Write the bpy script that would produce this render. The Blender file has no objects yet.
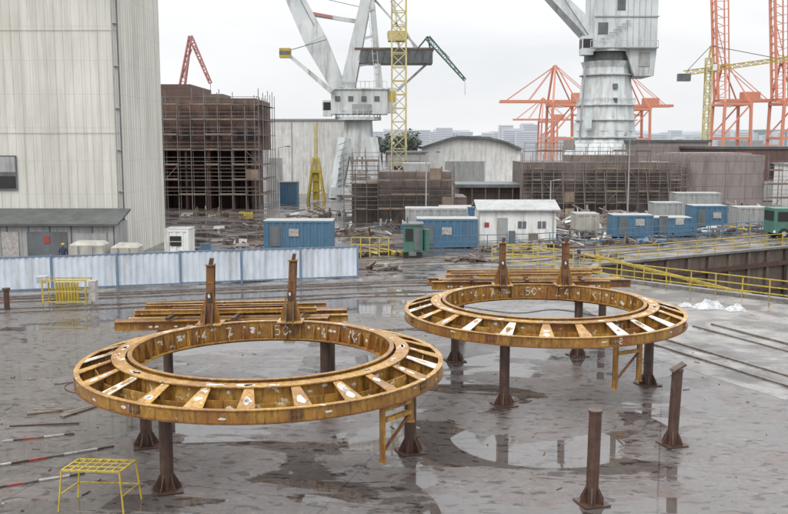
import bpy, bmesh, math, random
from mathutils import Vector, Matrix, noise as mnoise
random.seed(7)
scene=bpy.context.scene
R=math.radians
V=Vector

# ------------------------------------------------------------------ materials
def newmat(name):
    m=bpy.data.materials.new(name); m.use_nodes=True
    nt=m.node_tree; b=nt.nodes['Principled BSDF']
    return m,nt,b
def N(nt,t,**kw):
    n=nt.nodes.new(t)
    for k,v in kw.items(): setattr(n,k,v)
    return n
def noise(nt,coord,scale,detail=4,rough=.6,dist=0,mscale=(1,1,1),rot=(0,0,0)):
    mp=N(nt,'ShaderNodeMapping'); mp.inputs['Scale'].default_value=mscale; mp.inputs['Rotation'].default_value=rot
    nt.links.new(coord,mp.inputs['Vector'])
    n=N(nt,'ShaderNodeTexNoise'); n.inputs['Scale'].default_value=scale; n.inputs['Detail'].default_value=detail
    n.inputs['Roughness'].default_value=rough; n.inputs['Distortion'].default_value=dist
    nt.links.new(mp.outputs['Vector'],n.inputs['Vector']); return n.outputs['Fac']
def ramp(nt,fac,stops):
    r=N(nt,'ShaderNodeValToRGB'); e=r.color_ramp.elements
    while len(e)<len(stops): e.new(.5)
    for i,(p,c) in enumerate(stops):
        e[i].position=p
        if not isinstance(c,(tuple,list)): c=(c,c,c)
        e[i].color=(c[0],c[1],c[2],1)
    nt.links.new(fac,r.inputs['Fac']); return r.outputs['Color']
def mix(nt,fac,a,b,mode='MIX'):
    n=N(nt,'ShaderNodeMix',data_type='RGBA',blend_type=mode)
    for sock,val in ((n.inputs[0],fac),(n.inputs[6],a),(n.inputs[7],b)):
        if isinstance(val,(int,float)): sock.default_value=val
        elif isinstance(val,(tuple,list)): sock.default_value=(val[0],val[1],val[2],1)
        else: nt.links.new(val,sock)
    return n.outputs[2]
def objc(nt): return N(nt,'ShaderNodeTexCoord').outputs['Object']
def bump(nt,b,h,strength=.3,dist=.02):
    n=N(nt,'ShaderNodeBump'); n.inputs['Strength'].default_value=strength; n.inputs['Distance'].default_value=dist
    nt.links.new(h,n.inputs['Height']); nt.links.new(n.outputs['Normal'],b.inputs['Normal'])

def weathered(name,c1,c2,scale=1.2,rough=.6,dirt=None,dirt_amt=.5,streak=True,metal=0,bmp=.0):
    m,nt,b=newmat(name); co=objc(nt)
    n1=noise(nt,co,scale,4,.65)
    col=mix(nt,ramp(nt,n1,[(.35,0),(.65,1)]),c1,c2)
    if dirt:
        n2=noise(nt,co,scale*1.3,5,.7,mscale=(2.2,2.2,.25) if streak else (1,1,1))
        col=mix(nt,ramp(nt,n2,[(.48,0),(.72,dirt_amt)]),col,dirt)
    nt.links.new(col,b.inputs['Base Color'])
    b.inputs['Roughness'].default_value=rough; b.inputs['Metallic'].default_value=metal
    if bmp: bump(nt,b,noise(nt,co,scale*12,3),bmp,.02)
    return m

def rusty(name,c1,c2,dark,white,wt=.64,rough=.4):
    m,nt,b=newmat(name); co=objc(nt)
    col=mix(nt,ramp(nt,noise(nt,co,1.7,5,.7),[(.38,0),(.62,1)]),c1,c2)
    col=mix(nt,ramp(nt,noise(nt,co,.9,4,.6,.5),[(.50,0),(.66,.7)]),col,(.20,.068,.022))
    col=mix(nt,ramp(nt,noise(nt,co,5,5,.75,mscale=(2,2,.4)),[(.47,0),(.67,.85)]),col,dark)
    w=noise(nt,co,3.1,5,.62,.3); col=mix(nt,ramp(nt,w,[(wt,0),(wt+.03,.85)]),col,white)
    nt.links.new(col,b.inputs['Base Color'])
    nt.links.new(ramp(nt,noise(nt,co,4,3),[(.35,rough-.15),(.65,rough+.2)]),b.inputs['Roughness'])
    bump(nt,b,noise(nt,co,26,4),.35,.012); return m

M={}
M['rust']=rusty('rusty_primer_steel',(.36,.19,.035),(.22,.105,.025),(.055,.029,.016),(.42,.38,.30),.66,.33)
M['rust2']=rusty('ochre_primer_steel',(.46,.27,.06),(.30,.155,.035),(.09,.046,.022),(.58,.55,.48),.62,.38)
M['rustm']=rusty('brown_rust_steel',(.19,.092,.03),(.12,.056,.024),(.03,.017,.012),(.35,.28,.18),.70,.42)
M['rustd']=weathered('dark_rust_pipe',(.050,.028,.021),(.095,.05,.034),4,.42,(.018,.013,.012),.8,True,0,.4)
M['chalk']=weathered('white_zinc_touch_up',(.62,.62,.59),(.44,.42,.37),7,.6,(.27,.18,.09),.7,False)
M['yellow']=weathered('yellow_paint',(.50,.37,.04),(.37,.28,.05),3,.5,(.12,.08,.03),.8)
M['yellowc']=weathered('cream_yellow_paint',(.55,.48,.22),(.45,.38,.18),1,.6,(.16,.12,.06),.6)
M['blue']=weathered('blue_paint',(.045,.12,.20),(.065,.15,.235),1,.5,(.12,.12,.12),.7)
M['bluef']=weathered('fence_post_blue',(.11,.17,.25),(.14,.20,.28),1,.5,(.1,.1,.1),.4)
M['fencew']=weathered('fence_sheet_pale_blue',(.56,.61,.67),(.46,.51,.57),.6,.5,(.25,.25,.24),.7)
M['white']=weathered('white_paint',(.74,.74,.72),(.62,.62,.60),.8,.55,(.26,.24,.20),.6)
M['crane']=weathered('crane_pale_grey_paint',(.58,.61,.61),(.46,.49,.50),.25,.5,(.18,.15,.13),.85)
M['craned']=weathered('crane_dark_grey',(.13,.14,.15),(.08,.09,.09),.5,.5,(.05,.04,.03),.6)
M['orange']=weathered('port_crane_hazed_orange',(.56,.23,.15),(.50,.20,.13),.1,.6,(.38,.19,.14),.5)  # red-orange paled and pinked in the colour to suggest distance haze
M['redc']=weathered('hazed_red_paint',(.38,.16,.15),(.32,.13,.12),.1,.5)  # pale pinkish tone is distance haze mixed into the red
M['green']=weathered('green_paint',(.06,.17,.13),(.05,.13,.105),1,.5,(.08,.08,.06),.7)
M['tarp']=weathered('white_tarpaulin',(.52,.53,.54),(.34,.35,.36),3,.35,(.22,.20,.19),.7,False)
M['wood']=weathered('weathered_timber',(.20,.155,.11),(.12,.095,.07),2,.75,(.05,.04,.03),.5)
M['ply']=weathered('scaffold_boards',(.24,.18,.13),(.15,.115,.09),1,.75,(.06,.05,.04),.5)
M['tube']=weathered('galvanised_tube',(.20,.185,.175),(.14,.12,.11),1,.5,(.09,.05,.03),.8)
M['tubed']=weathered('dull_scaffold_tube',(.12,.10,.09),(.08,.065,.06),1,.6,(.05,.03,.02),.5)
M['dark']=weathered('dark_opening',(.012,.012,.014),(.02,.02,.022),1,.5)
M['scrap']=weathered('scrap_steel',(.10,.08,.07),(.17,.14,.12),1.5,.5,(.04,.025,.02),.7,False)
M['grey']=weathered('grey_sheet_metal',(.27,.28,.28),(.34,.34,.33),.7,.5,(.12,.11,.10),.6)
M['roof']=weathered('dark_felt_roof',(.065,.07,.07),(.095,.10,.095),.8,.6,(.03,.03,.03),.5,False)
M['kerb']=weathered('dock_edge_concrete',(.20,.19,.175),(.14,.13,.12),1,.5,(.06,.05,.045),.7)
M['pit']=weathered('dock_pit_wall',(.09,.065,.05),(.14,.105,.08),.5,.6,(.03,.025,.02),.8)
M['rail']=weathered('worn_rail_steel',(.17,.15,.14),(.10,.075,.06),3,.35,(.05,.03,.02),.6,False)
M['cloth']=weathered('navy_workwear',(.02,.03,.07),(.03,.045,.09),8,.85)
M['skin']=weathered('skin',(.45,.26,.18),(.42,.24,.17),8,.6)
M['red']=weathered('red_paint',(.33,.05,.04),(.25,.05,.04),2,.5,(.1,.05,.04),.6)
M['dullw']=weathered('scuffed_white_paint',(.42,.40,.38),(.30,.28,.26),5,.5,(.1,.08,.07),.8,False)
M['beige']=weathered('beige_tarp',(.40,.385,.34),(.31,.295,.26),1,.6,(.15,.14,.12),.6)
M['city']=weathered('hazed_plaster',(.55,.57,.60),(.44,.47,.51),.02,.8)  # plaster tones carry painted aerial haze; the scene has no atmosphere
M['cityw']=weathered('hazed_windows',(.32,.35,.39),(.37,.40,.43),.02,.8)  # window colour lifted to pale grey as painted-in haze
M['hill']=weathered('hazed_hill_forest',(.21,.25,.26),(.26,.30,.31),.03,.9)  # forest greyed in its colour to imitate air haze

def leafmat():
    m,nt,b=newmat('foliage'); co=objc(nt)
    nt.links.new(ramp(nt,noise(nt,co,.25,3),[(.3,(.05,.07,.06)),(.7,(.11,.135,.10))]),b.inputs['Base Color'])  # greens muted to paint haze over the far tree line
    b.inputs['Roughness'].default_value=.8; return m
M['leaf']=leafmat()

def hallmat():
    m,nt,b=newmat('hall_wall_panels'); co=objc(nt)
    base=mix(nt,ramp(nt,noise(nt,co,.12,4),[(.35,0),(.65,1)]),(.57,.56,.505),(.66,.65,.60))
    st=ramp(nt,noise(nt,co,1.6,5,.7,mscale=(1,1,.03)),[(.42,0),(.75,.75)])
    base=mix(nt,st,base,(.40,.385,.335))
    st2=ramp(nt,noise(nt,co,.5,6,.75,mscale=(1,1,.12)),[(.46,0),(.8,.75)])
    base=mix(nt,st2,base,(.30,.285,.25))
    mp=N(nt,'ShaderNodeMapping'); mp.inputs['Rotation'].default_value=(R(90),0,0); nt.links.new(co,mp.inputs['Vector'])
    br=N(nt,'ShaderNodeTexBrick'); nt.links.new(mp.outputs['Vector'],br.inputs['Vector']); br.offset=0
    br.inputs['Scale'].default_value=1; br.inputs['Brick Width'].default_value=1.24; br.inputs['Row Height'].default_value=2.4; br.inputs['Mortar Size'].default_value=.02
    base=mix(nt,mix(nt,1.0,br.outputs['Fac'],(.3,.3,.3),'MULTIPLY'),base,(.30,.28,.25))
    nt.links.new(base,b.inputs['Base Color']); b.inputs['Roughness'].default_value=.85
    return m
M['hall']=hallmat()

def hullmat(name,c1,c2,c3,bw=3.1,rh=1.55):
    m,nt,b=newmat(name); co=objc(nt)
    mp=N(nt,'ShaderNodeMapping'); mp.inputs['Rotation'].default_value=(R(90),0,0); nt.links.new(co,mp.inputs['Vector'])
    br=N(nt,'ShaderNodeTexBrick'); nt.links.new(mp.outputs['Vector'],br.inputs['Vector'])
    br.inputs['Scale'].default_value=1; br.inputs['Brick Width'].default_value=bw; br.inputs['Row Height'].default_value=rh
    br.inputs['Mortar Size'].default_value=.035; br.inputs['Color1'].default_value=(*c1,1); br.inputs['Color2'].default_value=(*c2,1); br.inputs['Mortar'].default_value=(*c3,1)
    col=mix(nt,ramp(nt,noise(nt,co,.8,5,.7,mscale=(1.5,1.5,.3)),[(.45,0),(.75,.8)]),br.outputs['Color'],c3)
    nt.links.new(col,b.inputs['Base Color']); b.inputs['Roughness'].default_value=.65
    bump(nt,b,noise(nt,co,1.2,2),.3,.1); return m
M['hull']=hullmat('ship_block_brown_primer',(.145,.08,.064),(.105,.062,.053),(.06,.04,.035))
M['hullg']=hullmat('ship_block_grey_brown',(.185,.145,.128),(.13,.105,.095),(.075,.055,.046),2.3,1.2)
M['hullb']=hullmat('ship_block_mauve_grey',(.25,.215,.205),(.21,.18,.17),(.13,.10,.094))

def groundmat():
    m,nt,b=newmat('wet_yard_concrete'); co=objc(nt)
    big=noise(nt,co,.06,3,.55); med=noise(nt,co,.55,6,.65,.4); fine=noise(nt,co,5,6,.75)
    col=mix(nt,ramp(nt,med,[(.35,0),(.68,1)]),(.050,.042,.040),(.105,.091,.085))
    col=mix(nt,ramp(nt,big,[(.35,0),(.7,.6)]),col,(.135,.122,.115))
    col=mix(nt,ramp(nt,fine,[(.42,0),(.8,.6)]),col,(.20,.185,.175))
    col=mix(nt,ramp(nt,noise(nt,co,.7,5,.74,.7),[(.52,0),(.68,.6)]),col,(.088,.048,.032))
    col=mix(nt,ramp(nt,noise(nt,co,1.6,6,.78,.3,mscale=(1,1.8,1)),[(.58,0),(.74,.55)]),col,(.28,.265,.25))
    # scuffed hair-line drag marks
    dr=noise(nt,co,3.0,4,.6,.2,mscale=(.12,3.2,1),rot=(0,0,R(28)))
    col=mix(nt,ramp(nt,dr,[(.60,0),(.66,.35)]),col,(.04,.032,.03))
    mp=N(nt,'ShaderNodeMapping'); mp.inputs['Rotation'].default_value=(0,0,R(17)); nt.links.new(co,mp.inputs['Vector'])
    br=N(nt,'ShaderNodeTexBrick'); nt.links.new(mp.outputs['Vector'],br.inputs['Vector'])
    br.inputs['Scale'].default_value=1; br.inputs['Brick Width'].default_value=7.5; br.inputs['Row Height'].default_value=4.8
    br.inputs['Mortar Size'].default_value=.025; br.offset=0
    col=mix(nt,mix(nt,1.0,br.outputs['Fac'],(.6,.6,.6),'MULTIPLY'),col,(.022,.018,.017))
    p=noise(nt,co,.27,6,.62,.8,mscale=(.75,1.25,1),rot=(0,0,R(-20)))
    pud=ramp(nt,p,[(.49,0),(.515,1)])
    p2=noise(nt,co,2.6,2,.5,.5,mscale=(.8,1.5,1),rot=(0,0,R(15)))
    wet=ramp(nt,p2,[(.60,0),(.62,1)])
    col=mix(nt,mix(nt,1.0,pud,(.5,.5,.5),'MULTIPLY'),col,(.05,.044,.042))
    col=mix(nt,mix(nt,1.0,wet,(.75,.75,.75),'MULTIPLY'),col,(.020,.015,.014))
    nt.links.new(col,b.inputs['Base Color'])
    r0=ramp(nt,med,[(.3,.22),(.7,.44)])
    r1=mix(nt,pud,r0,(.03,.03,.03)); nt.links.new(r1,b.inputs['Roughness'])
    b.inputs['IOR'].default_value=1.5
    h=mix(nt,pud,noise(nt,co,9,5,.7),(.45,.45,.45)); bump(nt,b,h,.3,.02)
    return m
M['ground']=groundmat()
def apronmat(name,a,c,rr):
    m,nt,b=newmat(name); co=objc(nt)
    col=mix(nt,ramp(nt,noise(nt,co,.8,6,.7,.5),[(.35,0),(.65,1)]),a,c)
    col=mix(nt,ramp(nt,noise(nt,co,.3,5,.65,.9),[(.46,0),(.54,.85)]),col,(.06,.053,.05))
    nt.links.new(col,b.inputs['Base Color'])
    nt.links.new(ramp(nt,noise(nt,co,.35,5,.6,.6),[(.45,rr),(.6,.06)]),b.inputs['Roughness'])
    bump(nt,b,noise(nt,co,7,5),.2,.02); return m
M['apron']=apronmat('worn_apron_concrete',(.23,.22,.205),(.12,.112,.102),.45)
M['road']=apronmat('yard_road_concrete',(.22,.208,.19),(.13,.122,.11),.4)
def watermat():
    m,nt,b=newmat('harbour_water'); co=objc(nt)
    b.inputs['Base Color'].default_value=(.03,.035,.035,1); b.inputs['Roughness'].default_value=.08
    bump(nt,b,noise(nt,co,1.5,3),.2,.05); return m
M['water']=watermat()

# ------------------------------------------------------------------ builder
class B:
    def __init__(s): s.v=[]; s.f=[]; s.mi=[]; s.mats=[]
    def m(s,k):
        if k not in s.mats: s.mats.append(k)
        return s.mats.index(k)
    def add(s,vs,fs,k):
        o=len(s.v); s.v+= [tuple(x) for x in vs]; i=s.m(k)
        for f in fs: s.f.append([o+a for a in f]); s.mi.append(i)
    def box(s,c,d,k,rz=0,rx=0,ry=0):
        M3=Matrix.Rotation(rz,3,'Z')@Matrix.Rotation(ry,3,'Y')@Matrix.Rotation(rx,3,'X')
        vs=[V(c)+M3@V((sx*d[0]/2,sy*d[1]/2,sz*d[2]/2)) for sx in(-1,1) for sy in(-1,1) for sz in(-1,1)]
        s.add(vs,[(0,1,3,2),(4,6,7,5),(0,4,5,1),(2,3,7,6),(0,2,6,4),(1,5,7,3)],k)
    def bb(s,x0,x1,y0,y1,z0,z1,k): s.box(((x0+x1)/2,(y0+y1)/2,(z0+z1)/2),(abs(x1-x0),abs(y1-y0),abs(z1-z0)),k)
    def frame(s,p1,p2,up=(0,0,1)):
        a=(V(p2)-V(p1)).normalized(); u=V(up)
        if abs(a.dot(u))>.98: u=V((0,1,0))
        x=a.cross(u).normalized(); y=x.cross(a).normalized(); return x,y
    def beam(s,p1,p2,w,h,k,up=(0,0,1),w2=None,h2=None):
        x,y=s.frame(p1,p2,up); w2=w if w2 is None else w2; h2=h if h2 is None else h2
        vs=[]
        for p,a,b in((p1,w,h),(p2,w2,h2)):
            for sx,sy in((-1,-1),(1,-1),(1,1),(-1,1)): vs.append(V(p)+x*sx*a/2+y*sy*b/2)
        s.add(vs,[(3,2,1,0),(4,5,6,7),(0,1,5,4),(1,2,6,5),(2,3,7,6),(3,0,4,7)],k)
    def ibeam(s,p1,p2,w,h,t,k,up=(0,0,1)):
        x,y=s.frame(p1,p2,up)
        s.beam(p1,p2,t,h-2*t,k,up)
        for sg in(-1,1):
            o=y*sg*(h/2-t/2); s.beam(V(p1)+o,V(p2)+o,w,t,k,up)
    def tube(s,p1,p2,r1,k,r2=None,n=10,cap=True):
        r2=r1 if r2 is None else r2; x,y=s.frame(p1,p2); vs=[]
        for p,r in((p1,r1),(p2,r2)):
            for i in range(n):
                a=2*math.pi*i/n; vs.append(V(p)+x*math.cos(a)*r+y*math.sin(a)*r)
        fs=[(i,(i+1)%n,n+(i+1)%n,n+i) for i in range(n)]
        if cap: fs+=[tuple(range(n-1,-1,-1)),tuple(range(n,2*n))]
        s.add(vs,fs,k)
    def plate(s,pts,t,k):
        p=[V(a) for a in pts]; nn=(p[1]-p[0]).cross(p[2]-p[0]).normalized()*t/2; n=len(p)
        s.add([a-nn for a in p]+[a+nn for a in p],[(i,(i+1)%n,n+(i+1)%n,n+i) for i in range(n)]+[tuple(range(n-1,-1,-1)),tuple(range(n,2*n))],k)
    def annulus(s,c,r1,r2,z0,z1,k,n=72):
        vs=[]
        for i in range(n):
            a=2*math.pi*i/n
            for r,z in((r1,z0),(r2,z0),(r2,z1),(r1,z1)): vs.append((c[0]+r*math.cos(a),c[1]+r*math.sin(a),z))
        fs=[]
        for i in range(n):
            j=(i+1)%n
            for q in range(4):
                w=(q+1)%4; fs.append((i*4+q,j*4+q,j*4+w,i*4+w))
        s.add(vs,fs,k)
    def lattice(s,p1,p2,w1,w2,n,k,cr=.1,br=.05,up=(0,0,1),depth=None):
        x,y=s.frame(p1,p2,up); p1=V(p1);p2=V(p2); d=1 if depth is None else depth
        def cor(t,i):
            w=(w1+(w2-w1)*t)/2; sx,sy=((-1,-1),(1,-1),(1,1),(-1,1))[i]
            return p1.lerp(p2,t)+x*sx*w+y*sy*w*d
        for i in range(4): s.beam(cor(0,i),cor(1,i),cr,cr,k)
        for q in range(n):
            t0=q/n;t1=(q+1)/n
            for i in range(4):
                j=(i+1)%4
                if q%2: s.beam(cor(t0,i),cor(t1,j),br,br,k)
                else: s.beam(cor(t0,j),cor(t1,i),br,br,k)
                s.beam(cor(t1,i),cor(t1,j),br,br,k)
    def done(s,name,parent=None,smooth=False):
        me=bpy.data.meshes.new(name); me.from_pydata(s.v,[],s.f)
        for k in s.mats: me.materials.append(M[k])
        me.polygons.foreach_set('material_index',s.mi)
        bm=bmesh.new(); bm.from_mesh(me); bmesh.ops.recalc_face_normals(bm,faces=bm.faces); bm.to_mesh(me); bm.free()
        if smooth: me.polygons.foreach_set('use_smooth',[True]*len(me.polygons))
        me.update()
        o=bpy.data.objects.new(name,me); scene.collection.objects.link(o)
        if parent: o.parent=parent
        return o
def empty(name):
    o=bpy.data.objects.new(name,None); scene.collection.objects.link(o); return o
rnd=random.uniform

# ------------------------------------------------------------------ ground with dock pit
PIT=[(12.3,57.2),(14.2,62.4),(32,73.2),(95,105),(120,60),(120,-20),(55,13.4),(21.6,47.6)]
def make_ground():
    bm=bmesh.new()
    outer=[(-2500,-300),(2500,-300),(2500,4500),(-2500,4500)]
    es=[]
    for loop in(outer,PIT):
        vs=[bm.verts.new((x,y,0)) for x,y in loop]
        for i in range(len(vs)): es.append(bm.edges.new((vs[i],vs[(i+1)%len(vs)])))
    bmesh.ops.triangle_fill(bm,use_beauty=True,use_dissolve=False,edges=es)
    for f in bm.faces:
        if f.normal.z<0: f.normal_flip()
    me=bpy.data.meshes.new('ground'); bm.to_mesh(me); bm.free(); me.materials.append(M['ground'])
    o=bpy.data.objects.new('ground',me); scene.collection.objects.link(o)
make_ground()
b=B()
for i in range(len(PIT)):
    a,c=PIT[i],PIT[(i+1)%len(PIT)]
    b.add([(a[0],a[1],0),(c[0],c[1],0),(c[0],c[1],-7),(a[0],a[1],-7)],[(0,1,2,3)],'pit')
    L=(V(c)-V(a)).length; n=int(L/2.2); 
    for q in range(n+1):
        t=q/max(1,n); x=a[0]+(c[0]-a[0])*t; y=a[1]+(c[1]-a[1])*t
        b.box((x,y,-3.6),(.35,.35,6.9),'pit',rz=.6)
    b.beam((a[0],a[1],-1.2),(c[0],c[1],-1.2),.5,.35,'rustd'); b.beam((a[0],a[1],-3.2),(c[0],c[1],-3.2),.5,.3,'rustd')
b.done('dry_dock_walls')
b=B(); b.add([(x,y,-6.5) for x,y in PIT],[tuple(range(len(PIT)))],'water'); b.done('dock_water')
b=B()
for i in (0,1,2,6,7):
    a,c=PIT[i],PIT[(i+1)%len(PIT)]
    b.beam((a[0],a[1],.07),(c[0],c[1],.07),.5,.17,'kerb')
b.done('dock_edge_kerb')

b=B(); b.add([(10.0,43.5,.004),(8.8,38.2,.004),(15.2,24.5,.004),(30,-2,.004),(48,14,.004),(20.9,47.2,.004),(11.6,57,.004),(9,56,.004)],[tuple(range(8))],'apron'); b.done('concrete_apron')
b=B()
for off in(0,1.1,4.2,5.3):
    p=V((10.1+off*.92,39.6+off*.4,.03)); d=V((3.1,-7.3,0)).normalized()
    b.beam(p,p+d*45,.09,.07,'rail')
    b.beam(p+V((.12,.05,-.018)),p+V((.12,.05,-.018))+d*45,.1,.02,'dark')
b.done('crane_rail_track')
b=B(); b.add([(-9,57.3,.004),(10,62.5,.004),(13.6,63.2,.004),(32,74.2,.004),(70,96,.004),(70,106,.004),(32,83,.004),(8,70,.004),(-9,63,.004)],[tuple(range(9))],'road'); b.done('yard_road')
b=B()
for off in(2.2,2.9,4.0,6.2,7.4):
    b.beam((-40,46.5-off,.025),(-2.0,56.7-off,.025),.09,.06,'rail'); b.beam((-2,56.7-off,.025),(11,60-off*1.2,.025),.09,.06,'rail')
b.done('railway_track')
b=B()
for off in(0.8,2.2,4.5,6):
    b.beam((-9,58.2+off,.03),(10,63.6+off,.03),.1,.07,'rail'); b.beam((10,63.6+off,.03),(70,98.5+off,.03),.1,.07,'rail')
b.done('railway_track')
b=B(); b.add([(-40,45.0,.004),(-2,55.2,.004),(-2,56.3,.004),(-40,46.1,.004)],[(0,1,2,3)],'apron'); b.done('fence_base_strip')
rs=random.Random(77); b=B()
for i in range(200):
    x=rs.uniform(-14,16); y=rs.uniform(17,54); s=rs.uniform(.015,.05); a=rs.uniform(0,3.1)
    if i<60: x=rs.uniform(-14,-6); y=rs.uniform(19,34)
    if rs.random()<.7: b.box((x,y,s*.3),(s,s*rs.uniform(.6,1.5),s*.6),rs.choice(['scrap','dullw','wood','rustd']),rz=a,rx=rs.uniform(-.2,.2))
    else:
        L=rs.uniform(.1,.35); b.beam((x,y,.015),(x+L*math.cos(a),y+L*math.sin(a),.02),.02,.02,rs.choice(['wood','rustd','rustm']))
b.done('small_debris')
def hose(pts,r,k,name):
    b=B(); P=[V(p) for p in pts]; out=[]
    for i in range(len(P)-1):
        p0=P[max(0,i-1)];p1=P[i];p2=P[i+1];p3=P[min(len(P)-1,i+2)]
        for q in range(8):
            t=q/8; out.append(.5*((2*p1)+(p2-p0)*t+(2*p0-5*p1+4*p2-p3)*t*t+(3*p1-p0-3*p2+p3)*t**3))
    out.append(P[-1])
    for a,c in zip(out,out[1:]): b.tube(a,c,r,k,n=6)
    b.done(name)
hose([(-12,31,.02),(-10.5,32,.02),(-9.8,30.8,.02),(-10.9,30,.02),(-11.5,31.3,.02),(-9,33.5,.02)],.014,'rustd','welding_cable')
hose([(3,47,.02),(6,44.6,.02),(8.4,45.5,.02),(11,43,.02),(13,44,.02)],.016,'dark','welding_cable')

# ------------------------------------------------------------------ ring frames
def pedestal(b,x,y,h=2.25,r=.165,cap=1.35,capt=.03,wob=0):
    b.box((x,y,.025),(r*4.4,r*4.4,.03),'rustd',rz=.3)
    b.tube((x,y,.03),(x+wob,y,h),r,'rustd',n=18)
    for i in range(6):
        a=i*math.pi/3+.3; c,s_=math.cos(a),math.sin(a)
        b.plate([(x+c*r,y+s_*r,.04),(x+c*r*2.1,y+s_*r*2.1,.04),(x+c*r*2.1,y+s_*r*2.1,.09),(x+c*r,y+s_*r,.42)],.02,'rustd')
    b.tube((x+wob,y,h),(x+wob,y,h+capt),r*cap,'rustd',n=18)

def patch(t,rs,o,u,v,su,sv,k='chalk'):
    """irregular daub of touch-up paint lying on a surface spanned by u,v"""
    n=9; vs=[]
    for i in range(n):
        a=2*math.pi*i/n; r=rs.uniform(.55,1.1)
        vs.append(V(o)+V(u)*math.cos(a)*su*r+V(v)*math.sin(a)*sv*r)
    t.add(vs,[tuple(range(n))],k)
GL={'5':[(1,2),(0,2),(0,1.15),(.8,1.2),(1,.6),(.7,.05),(0,.1)],'0':[(.5,2),(0,1.4),(.05,.5),(.5,0),(.95,.6),(1,1.5),(.5,2)],'4':[(.7,0),(.7,2),(0,.7),(1,.7)],'1':[(.2,1.5),(.6,2),(.6,0)],'K':[(0,2),(0,0),(0,1),(.9,2),(.1,1.05),(1,0)],'7':[(0,2),(1,2),(.4,0)]}
def glyphs(t,txt,cx,cy,r,a0,z,h):
    for n_,ch in enumerate(txt):
        pts=[]
        for gx,gz in GL[ch]:
            a=a0-(n_*h*.85+gx*h*.5)/r; pts.append(V((cx+r*math.cos(a),cy+r*math.sin(a),z+gz*h/2)))
        for p,q in zip(pts,pts[1:]): t.beam(p,q,.006,.026,'chalk')

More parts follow.
